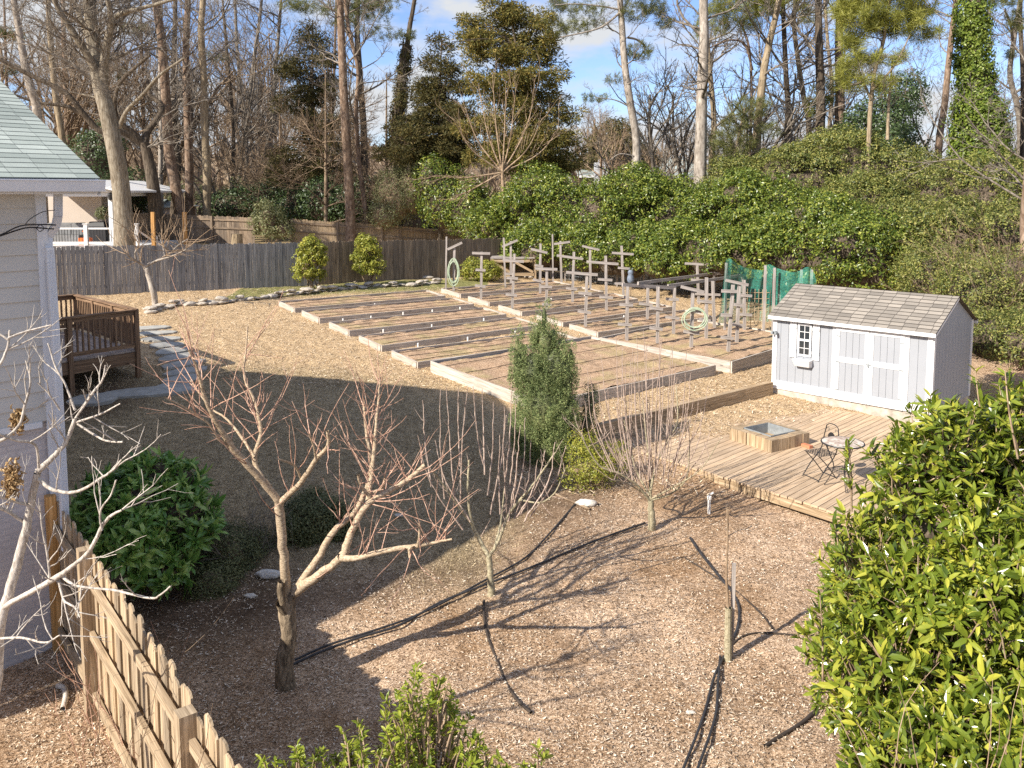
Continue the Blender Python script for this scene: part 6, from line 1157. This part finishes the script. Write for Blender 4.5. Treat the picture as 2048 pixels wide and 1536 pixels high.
au = G(300, 1190); root = thing('spotted_laurel', 'glossy dark green spotted laurel bush behind the picket fence', 'shrub', au)
AB = [pxb(305, 1000, 11.6, 95, 85), pxb(350, 1060, 11.4, 78, 80), pxb(240, 1010, 11.2, 78, 70), pxb(330, 1130, 10.9, 62, 60), pxb(260, 1080, 10.9, 70, 70)]; AB = [(a, b, q, d-.1, e-.1, f-.1) for a, b, q, d, e, f in AB]
rosettes(root, 'foliage', [tuple(q) for q in lumps(AB, 130, .27, -.6)]+AB, 1700, 9, .19, .06, L['aucuba'], inner=.3, curl=.2, stemlen=.06, core=.6, ins=0)
# --- big foreground laurel at right
root = thing('laurel_shrub', 'big glossy laurel shrub filling the lower right foreground', 'shrub', (3.3, 6.2, 0))
LB = [(a+.17+.05*(b-5.5), b, c+(.10 if b > 7 else 0), d-.26, e-.2, f-.26) for a, b, c, d, e, f in [(3.75, 7.3, 1.75, 1.25, 1.1, 2.0), (3.15, 6.4, 1.25, .95, .9, 1.7), (4.5, 7.5, 2.3, 1.2, 1.1, 1.65), (4.1, 6.3, 1.6, 1.3, 1.0, 1.75), (2.85, 5.6, .8, .8, .8, 1.5), (3.5, 5.2, .8, 1.0, .9, 1.7), (5.2, 7.4, 2.2, 1.2, 1.2, 1.9), (5.0, 6.4, 1.8, 1.2, 1.0, 1.9), (3.2, 7.4, 1.1, .8, .8, 1.5), (6.1, 7.2, 2.0, 1.2, 1.2, 1.9), (6.0, 6.0, 1.6, 1.2, 1.1, 1.8), (4.7, 5.2, 1.0, 1.1, .9, 1.6)]]
c, ax = rosettes(root, 'foliage', lumps(LB, 950, .33, -.6), 20500, 8, .118, .038, L['magnolia'], inner=.7, zmin=-.6, curl=.14, stemlen=.07, core=0, ins=0)
d_ = blobpts([(a, b, q, d*.86, e*.86, f*.86) for a, b, q, d, e, f in LB], 32000, -.5, .3, .7); v, f = leaves(d_[0], nrm(d_[1]+rdir(len(d_[0]))*.8+[0, 0, .3]), .12, .04, None, .12); link('inner_leaves', mkmesh('inner_leaves', v, f, L['magnolia']), root)
cv, cf = cores(LB, .66); link('inner_dark_core', mkmesh('inner_dark_core', cv, cf, M['bark_dark']), root)  # solid dark ellipsoids added inside the laurel to block light through gaps
k = R.integers(len(c), size=26); v, f = leaves(c[k]+ax[k]*.04, rdir(26), .11, .045, None, .12, True, .1); link('red_leaves', mkmesh('red_leaves', v, f, L['red']), root)
S = []; D = []
for a, b, y in ((1695, 880, 7.6), (1900, 800, 7.4), (1790, 840, 7.9), (1950, 740, 7.3), (2010, 740, 7.0), (1860, 790, 7.9), (1668, 1040, 7.2), (1640, 1190, 6.6)):
    t = P(a, b, y); ax_ = nrm(np.array([-.12, 0, 1.])+R.normal(size=3)*.1); base = t-ax_*.75; m = MB(); m.tube([base, (base+t)/2+R.normal(size=3)*.02, t], [.01, .008, .004], 5, 4); m.build('shoot', M['twigtan'], root, True)
    n_ = 26; tt = R.uniform(.15, 1, n_)**.7; p = base+(t-base)*tt[:, None]; rad = rdir(n_); d = nrm(rad*[1, 1, .3]+ax_*.7); nr = nrm(ax_-(d@ax_)[:, None]*d+rdir(n_)*.3); v, f = leaves(p, nr, R.uniform(.09, .15, n_), R.uniform(.03, .045, n_), d, .12, True, .1); link('shoot_leaves', mkmesh('shoot_leaves', v, f, L['magnolia']), root)
for pts in ([(2085, 1180), (2040, 1300), (2000, 1440), (1960, 1560)], [(1905, 1200), (1905, 1320), (1895, 1450), (1900, 1560)], [(1815, 1240), (1840, 1350), (1870, 1540)], [(1700, 1240), (1740, 1380), (1790, 1540)]):
    pass
tag(twigbush('climbing_stems', '', None, [P(a, 1560, 4.3)*[1, 1, 0]+[0, 0, 2.2] for a in (1700, 1800, 1880, 1980, 2040)], 9, .75, .004, 'twigtan', .3, lv=0), 'thin bare pale stems rising before the lower right laurel', 'stems')
# --- bottom privet
root = thing('privet_bush', 'bright yellow-green privet shoots at the bottom edge', 'shrub', (-.45, 4.6, 0))
PB = [(-.50, 4.75, 1.6, .36, .35, 1.05), (-.85, 4.6, 1.4, .42, .4, .95), (-.18, 4.65, 1.38, .34, .35, .95), (-1.22, 4.6, 1.45, .32, .35, .85), (-1.0, 4.55, 1.5, .3, .3, .8), (.12, 4.65, 1.35, .25, .3, .85), (-.5, 4.6, 1.2, .75, .4, 1.0)]
c, ax = rosettes(root, 'foliage', PB, 3600, 10, .05, .019, L['privet'], inner=.35, zmin=-.3, curl=.1, stemlen=.06, core=.0, up_=1.2)
for a, b in ((832, 1335), (800, 1385), (862, 1400), (715, 1435), (640, 1500), (590, 1490), (520, 1510), (955, 1475), (905, 1450), (700, 1490), (770, 1420), (850, 1440), (820, 1430)):
    t = P(a, b, 4.7+R.normal()*.12); base = np.array([-.5+(t[0]+.5)*.55, t[1], 1.0]); m = MB(); m.tube([base, base*.4+t*.6+R.normal(size=3)*.02, t], [.009, .006, .0025], 5, 4); m.build('shoot', M['twigtan'], root, True)
    ln = np.linalg.norm(t-base); n_ = int(75*min(1, ln)); tt = 1-.55*R.random(n_)**1.2*min(1, .8/ln); p = base+(t-base)*tt[:, None]; ax_ = nrm(t-base); d = nrm(rdir(n_)+ax_*.6); nr = nrm(ax_-(d@ax_)[:, None]*d+rdir(n_)*.4); v, f = leaves(p+rdir(n_)*.015, nr, R.uniform(.035, .06, n_), R.uniform(.013, .021, n_), d, .12, True, .1); link('shoot_leaves', mkmesh('shoot_leaves', v, f, L['privet']), root)
# ================================================================ bare fruit trees
def fruit(name, label, cat, base, y0, limbs, bark, twmat, whips=(), seed=0, tw=dict(n=10, len=.5, r=.006), sub=5, extra=None):
    """limbs: list of (points[(px,py,y)], r0, r1, twigs?)"""
    root = thing(name, label, cat, base); m = MB(); S = []; D = []; LN = []
    for pts, r0, r1, nt in limbs:
        nt = nt*2 if bark == 'fig' else (int(nt*.7) if bark == 'peach' else nt)
        w = np.array([P(a, b, y) for a, b, y in pts]); rr = np.linspace(r0, r1, len(w))*(1+.08*R.normal(size=len(w))); p, r_ = smooth(w, rr, sub); p = p+R.normal(size=p.shape)*r_[:, None]*.10; m.tube(p, r_, 9, 1)
        for _ in range(nt):
            t = R.uniform(.18, .99)*(len(p)-1); k = int(t); S.append(p[k]+(p[k+1]-p[k])*(t-k)); dd = nrm(p[k+1]-p[k]); D.append(rdir(1)[0]*1.1+dd*.5+np.array([0, -.1, .55])); LN.append(tw['len']*R.uniform(.3, 1.25))
    m.build('trunk', M[bark], root, True)
    if S:
        v, f, _ = grow(np.array(S), np.array(D), np.array(LN), np.full(len(S), tw['r']), [dict(K=5, sides=5, wob=.11, n=tw.get('n2', 2), ang=.6, lr=.45, up=tw.get('up', .04), rr=.7, taper=.35, rmin=.0022), dict(K=3, sides=4, wob=.12, taper=.5)]); link('twigs', mkmesh('twigs', v, [f], M[twmat], smooth=True), root)
    if whips:
        m = MB(); S = []; D = []
        for a0, b0, a1, b1, y, r in whips:
            s_, e = P(a0, b0, y), P(a1, b1, y+R.normal()*.12); md_ = (s_+e)/2+np.array([(e[0]-s_[0])*.25, 0, 0])+R.normal(size=3)*.02; p, r_ = smooth(np.array([s_, md_, e]), np.array([r, r*.75, r*.4]), 6); p = p+R.normal(size=p.shape)*.004; m.tube(p, r_, 5, 1)
            for t in R.uniform(.1, .9, 2): k = int(t*(len(p)-1)); S.append(p[k]); D.append(rdir(1)[0]*.7+np.array([0, 0, .9]))
        m.build('shoots', M[twmat], root, True)
        if extra:
            v, f, _ = grow(np.array(S), np.array(D), np.full(len(S), extra)*R.uniform(.3, 1.1, len(S)), np.full(len(S), .0035), [dict(K=4, sides=4, wob=.08, up=.12)]); link('spurs', mkmesh('spurs', v, [f], M[twmat], smooth=True), root)
    return root
b = G(570, 1372); y = b[1]
def Lm(pts, ya, yb): 
    n = len(pts)-1; return [(a, c, ya+(yb-ya)*i/n) for i, (a, c) in enumerate(pts)]
pe = fruit('peach_tree', 'large bare pruned peach tree with thick dark trunk at centre left', 'tree', b, y, [
 (Lm([(575, 1198), (567, 1110), (560, 1030), (558, 1003)], y, y-.1), .055, .048, 2),
 (Lm([(558, 1005), (530, 968), (500, 935), (472, 905), (452, 875), (430, 840), (408, 790), (395, 740), (378, 700)], y-.1, y-.7), .042, .012, 26),
 (Lm([(540, 975), (519, 946), (509, 915), (522, 868), (516, 830), (508, 800), (492, 765), (488, 735), (492, 700), (495, 652)], y-.1, y+.5), .032, .008, 30),
 (Lm([(470, 900), (440, 880), (415, 845), (370, 815), (330, 795)], y-.3, y-.9), .016, .005, 12),
 (Lm([(509, 915), (480, 870), (450, 835), (420, 815), (380, 760)], y, y+.6), .018, .006, 12),
 (Lm([(560, 1005), (581, 985), (606, 960), (632, 918), (656, 892), (655, 862)], y-.1, y-.5), .038, .016, 12),
 (Lm([(605, 962), (592, 935), (578, 925), (556, 918)], y-.2, y-.5), .016, .008, 4),
 (Lm([(632, 918), (628, 895), (618, 868)], y-.4, y-.6), .014, .010, 4),
 (Lm([(590, 1180), (633, 1120), (668, 1062), (706, 1029), (727, 990), (741, 952), (742, 915), (735, 880), (730, 840), (727, 798)], y, y+.9), .042, .013, 34),
 (Lm([(586, 1188), (626, 1158), (660, 1134), (682, 1115)], y, y-.15), .055, .045, 4),
 (Lm([(685, 1112), (703, 1065), (732, 1013), (770, 986), (812, 962), (850, 930)], y-.1, y+.3), .045, .022, 34),
 (Lm([(680, 1116), (714, 1116), (766, 1102), (832, 1092), (870, 1085), (905, 1078)], y-.15, y-.5), .040, .012, 30),
 (Lm([(735, 1005), (742, 960), (748, 905), (752, 850), (757, 800), (761, 755)], y+.2, y+.7), .030, .010, 32),
 (Lm([(740, 995), (722, 970), (716, 950)], y+.1, y), .022, .014, 3), (Lm([(745, 985), (765, 975), (770, 955)], y+.1, y-.1), .018, .010, 3),
 (Lm([(836, 1092), (840, 1062), (838, 1045)], y-.4, y-.45), .018, .013, 5), (Lm([(825, 1092), (818, 1100), (820, 1115)], y-.4, y-.45), .015, .013, 0)],
 'peach', 'peachtwig', tw=dict(len=.85, r=.0066, n2=1, up=.06))
m = MB(); m.tube([b-up*.2+np.array([.02, 0, 0]), b+up*.25, P(578, 1270, y), P(574, 1225, y), P(576, 1195, y)], [.13, .10, .085, .10, .08], 14, 6); m.tube([P(572, 1215, y-.03), P(562, 1185, y-.1), P(563, 1163, y-.12)], [.06, .045, .04], 9, 4); m.tube([P(570, 1222, y-.05), P(560, 1205, y-.13)], [.06, .055], 9, 1); m.tube([P(575, 1200, y), P(590, 1182, y)], [.07, .055], 9, 1); m.build('old_trunk', M['peachold'], pe, True)
b = G(983, 1190); y = b[1]
wh = []
for a1, b1 in ((845, 800), (881, 778), (892, 776), (917, 775), (934, 775), (947, 772), (964, 778), (987, 803), (1009, 813), (1024, 768), (1012, 830), (1030, 800)):
    wh.append((a1+R.normal()*14+(960-a1)*.22, 985+R.normal()*25-abs(a1-950)*.1, a1, b1, y+R.normal()*.25, .0115))
for a1, b1 in ((1050, 835), (1062, 880), (1090, 900), (1110, 884), (1132, 892), (1035, 905), (870, 880), (835, 870), (1000, 870), (1075, 920), (1040, 850)):
    wh.append((1000+(a1-1000)*.45, 1030+R.normal()*12, a1, b1, y+R.normal()*.3, .0115))
fruit('apple_tree', 'bare pruned apple tree with many upright shoots at centre', 'tree', b, y, [
 ([(983, 1192, y), (981, 1150, y), (978, 1112, y)], .048, .042, 0), (Lm([(978, 1114), (962, 1085), (946, 1052), (938, 1015), (936, 960), (938, 920)], y, y+.2), .032, .012, 6), (Lm([(945, 1050), (915, 1010), (880, 960), (862, 940)], y, y-.4), .018, .008, 8),
 (Lm([(980, 1112), (998, 1080), (1016, 1032), (1040, 1000), (1062, 975), (1090, 935), (1110, 905)], y, y-.2), .026, .009, 8), (Lm([(990, 1095), (1000, 1055), (1005, 1015), (1010, 960)], y, y+.4), .018, .008, 6), (Lm([(1040, 1000), (1080, 1005), (1110, 985), (1130, 940)], y-.1, y-.5), .013, .006, 6)],
 'apple', 'appletwig', whips=wh, tw=dict(len=.35, r=.005, n2=1, up=.12), extra=.22)
b = G(1304, 1058); y = b[1]; wh = []
for k in range(46):
    a1 = R.uniform(1165, 1425); b1 = 640+abs(a1-1290)*.9+R.uniform(-20, 110); a0 = 1300+(a1-1300)*.55+R.normal()*8; wh.append((a0, 960-abs(a0-1300)*.35+R.normal()*15, a1, b1, y+R.normal()*.35, .009))
fruit('pear_tree', 'bare pear tree with fine upright shoots in front of the timber wall', 'tree', b, y, [
 ([(1304, 1058, y), (1303, 1030, y), (1301, 1000, y)], .05, .045, 0), (Lm([(1300, 1002), (1276, 972), (1240, 948), (1200, 932), (1172, 890), (1152, 845)], y, y-.3), .022, .006, 14), (Lm([(1301, 1000), (1300, 960), (1299, 920), (1292, 870), (1285, 800)], y, y+.3), .024, .007, 14),
 (Lm([(1303, 1000), (1337, 990), (1368, 965), (1376, 940), (1380, 880)], y, y-.3), .020, .006, 12), (Lm([(1300, 985), (1314, 925), (1337, 880), (1355, 840), (1352, 770)], y, y+.5), .022, .007, 14), (Lm([(1298, 990), (1272, 940), (1262, 900), (1248, 840)], y, y+.4), .018, .006, 12), (Lm([(1302, 998), (1345, 975), (1400, 940), (1440, 880)], y, y-.6), .014, .005, 10), (Lm([(1285, 985), (1250, 965), (1222, 960)], y, y-.4), .012, .005, 5)],
 'apple', 'appletwig', whips=wh, tw=dict(len=.5, r=.005, n2=2, up=.12), extra=.3)
b = G(310, 612); y = b[1]
fruit('fruit_tree', 'small bare fruit tree before the left end of the grey fence', 'tree', b, y, [
 ([(311, 612, y), (306, 580, y), (295, 545, y), (290, 530, y)], .10, .085, 0), (Lm([(291, 532), (278, 525), (262, 515), (250, 505)], y, y-.5), .05, .025, 9), (Lm([(292, 532), (312, 522), (335, 510), (355, 492), (375, 478)], y, y+.4), .055, .022, 16), (Lm([(272, 520), (270, 505), (278, 490), (272, 470)], y, y-.2), .03, .014, 9), (Lm([(312, 522), (345, 512), (370, 500), (372, 495)], y, y-.5), .03, .014, 8), (Lm([(330, 512), (325, 490), (318, 470)], y, y+.2), .025, .012, 8)],
 'bark_pale', 'twigtan', tw=dict(len=1.3, r=.014, n2=2, up=.05))
# fig at left foreground
y = 6.4; b = np.array([-4.4, 6.0, 0]); q0 = P(-10, 1380, y)
fruit('fig_tree', 'pale bare fig tree limbs crossing the left edge in front of the house', 'tree', b, y, [
 ([(-150, 1900, 6.1), (-60, 1560, 6.2), (-10, 1380, 6.4), (0, 1252, 6.4), (28, 1150, 6.4), (52, 1056, 6.4), (73, 945, 6.4)], .052, .028, 0), (Lm([(73, 945), (105, 915), (131, 885), (150, 838)], 6.4, 6.5), .022, .016, 2),
 (Lm([(150, 838), (187, 784), (205, 760), (211, 730)], 6.5, 6.5), .011, .007, 2), (Lm([(73, 955), (108, 980), (155, 983), (201, 957), (226, 940), (244, 918)], 6.4, 6.2), .016, .006, 2), (Lm([(152, 845), (201, 828), (241, 807)], 6.5, 6.4), .010, .005, 1), (Lm([(155, 848), (197, 875), (220, 883), (246, 884)], 6.5, 6.3), .010, .006, 1), (Lm([(150, 821), (131, 770), (112, 735), (96, 686)], 6.5, 6.6), .010, .005, 2),
 (Lm([(-10, 1222), (50, 1190), (108, 1158), (150, 1128), (178, 1103), (206, 1050), (225, 1030), (244, 1020)], 6.4, 6.0), .024, .008, 3), (Lm([(120, 1150), (155, 1172), (225, 1180), (300, 1196), (320, 1190), (342, 1172)], 6.3, 5.9), .013, .006, 2), (Lm([(-40, 880), (0, 882), (37, 852), (50, 810), (61, 765), (52, 721)], 6.1, 6.2), .016, .006, 2), (Lm([(-30, 745), (0, 728), (16, 690), (19, 660)], 6.0, 6.1), .014, .006, 1), (Lm([(14, 678), (45, 665), (103, 650)], 6.0, 6.1), .008, .005, 0), (Lm([(-20, 660), (0, 668), (16, 680)], 6, 6), .010, .007, 0),
 (Lm([(100, 1165), (95, 1110), (85, 1060), (80, 1010)], 6.3, 6.2), .010, .005, 3), (Lm([(117, 1160), (128, 1200), (150, 1215), (160, 1235)], 6.3, 6.1), .010, .006, 3), (Lm([(-30, 1010), (10, 1020), (50, 1045)], 6.2, 6.4), .012, .012, 2), (Lm([(-20, 860), (30, 880), (70, 890), (78, 935)], 6.0, 6.3), .009, .010, 1), (Lm([(204, 1060), (200, 1035), (204, 1015), (222, 990), (232, 960)], 6.1, 6), .008, .005, 1), (Lm([(-30, 1280), (40, 1275), (90, 1285), (120, 1270)], 6.3, 6), .010, .005, 4), (Lm([(120, 820), (100, 790), (75, 765)], 6.5, 6.4), .007, .005, 1), (Lm([(60, 1010), (20, 1000), (-30, 985)], 6.4, 6.2), .010, .01, 2)],
 'fig', 'fig', tw=dict(len=.40, r=.006, n2=3, up=.06))
for px, py, s_, lb in ((24, 960, 1.0, 'clump of curled dry brown leaves on the fig limb, larger lower one'), (36, 842, .6, 'clump of curled dry brown leaves on the fig limb, smaller upper one')):
    c = P(px, py, 6.3); n_ = int(60*s_); n_ *= 6; p = c+R.normal(size=(n_, 3))*[.022*s_, .02, .055*s_]+np.linspace(-1, 1, n_)[:, None]*[.03*s_, 0, .05*s_]; v, f = leaves(p, rdir(n_), R.uniform(.025, .05, n_), R.uniform(.015, .028, n_), None, .5, True, .4); tag(link('dry_leaf_clump', mkmesh('dry_leaf_clump', v, f, M['dry'])), lb, 'dry leaves')
twigbush('bare_shrub', 'thin bare pinkish stems growing beside the picket fence at lower left', 'shrub', [G(250, 1536), G(300, 1500), G(180, 1520)]*1, 16, 1.1, .005, 'peachtwig', .5, lv=1, nn=3)
twigbush('bare_shrub', 'tangle of fine brown stems against the lower picket fence', 'shrub', [p3+np.array([-.3, -.1, 0]), p3+np.array([.35, -.6, 0]), p3+np.array([-.9, .8, 0])], 12, 1.5, .004, 'twig', .35, lv=1, nn=3)
twigbush('bare_shrub', 'grey bare stems beside the olive azalea mound', 'shrub', [G(540, 1095), G(520, 1100)], 30, .7, .003, 'twiggrey', .35, lv=1, nn=3)
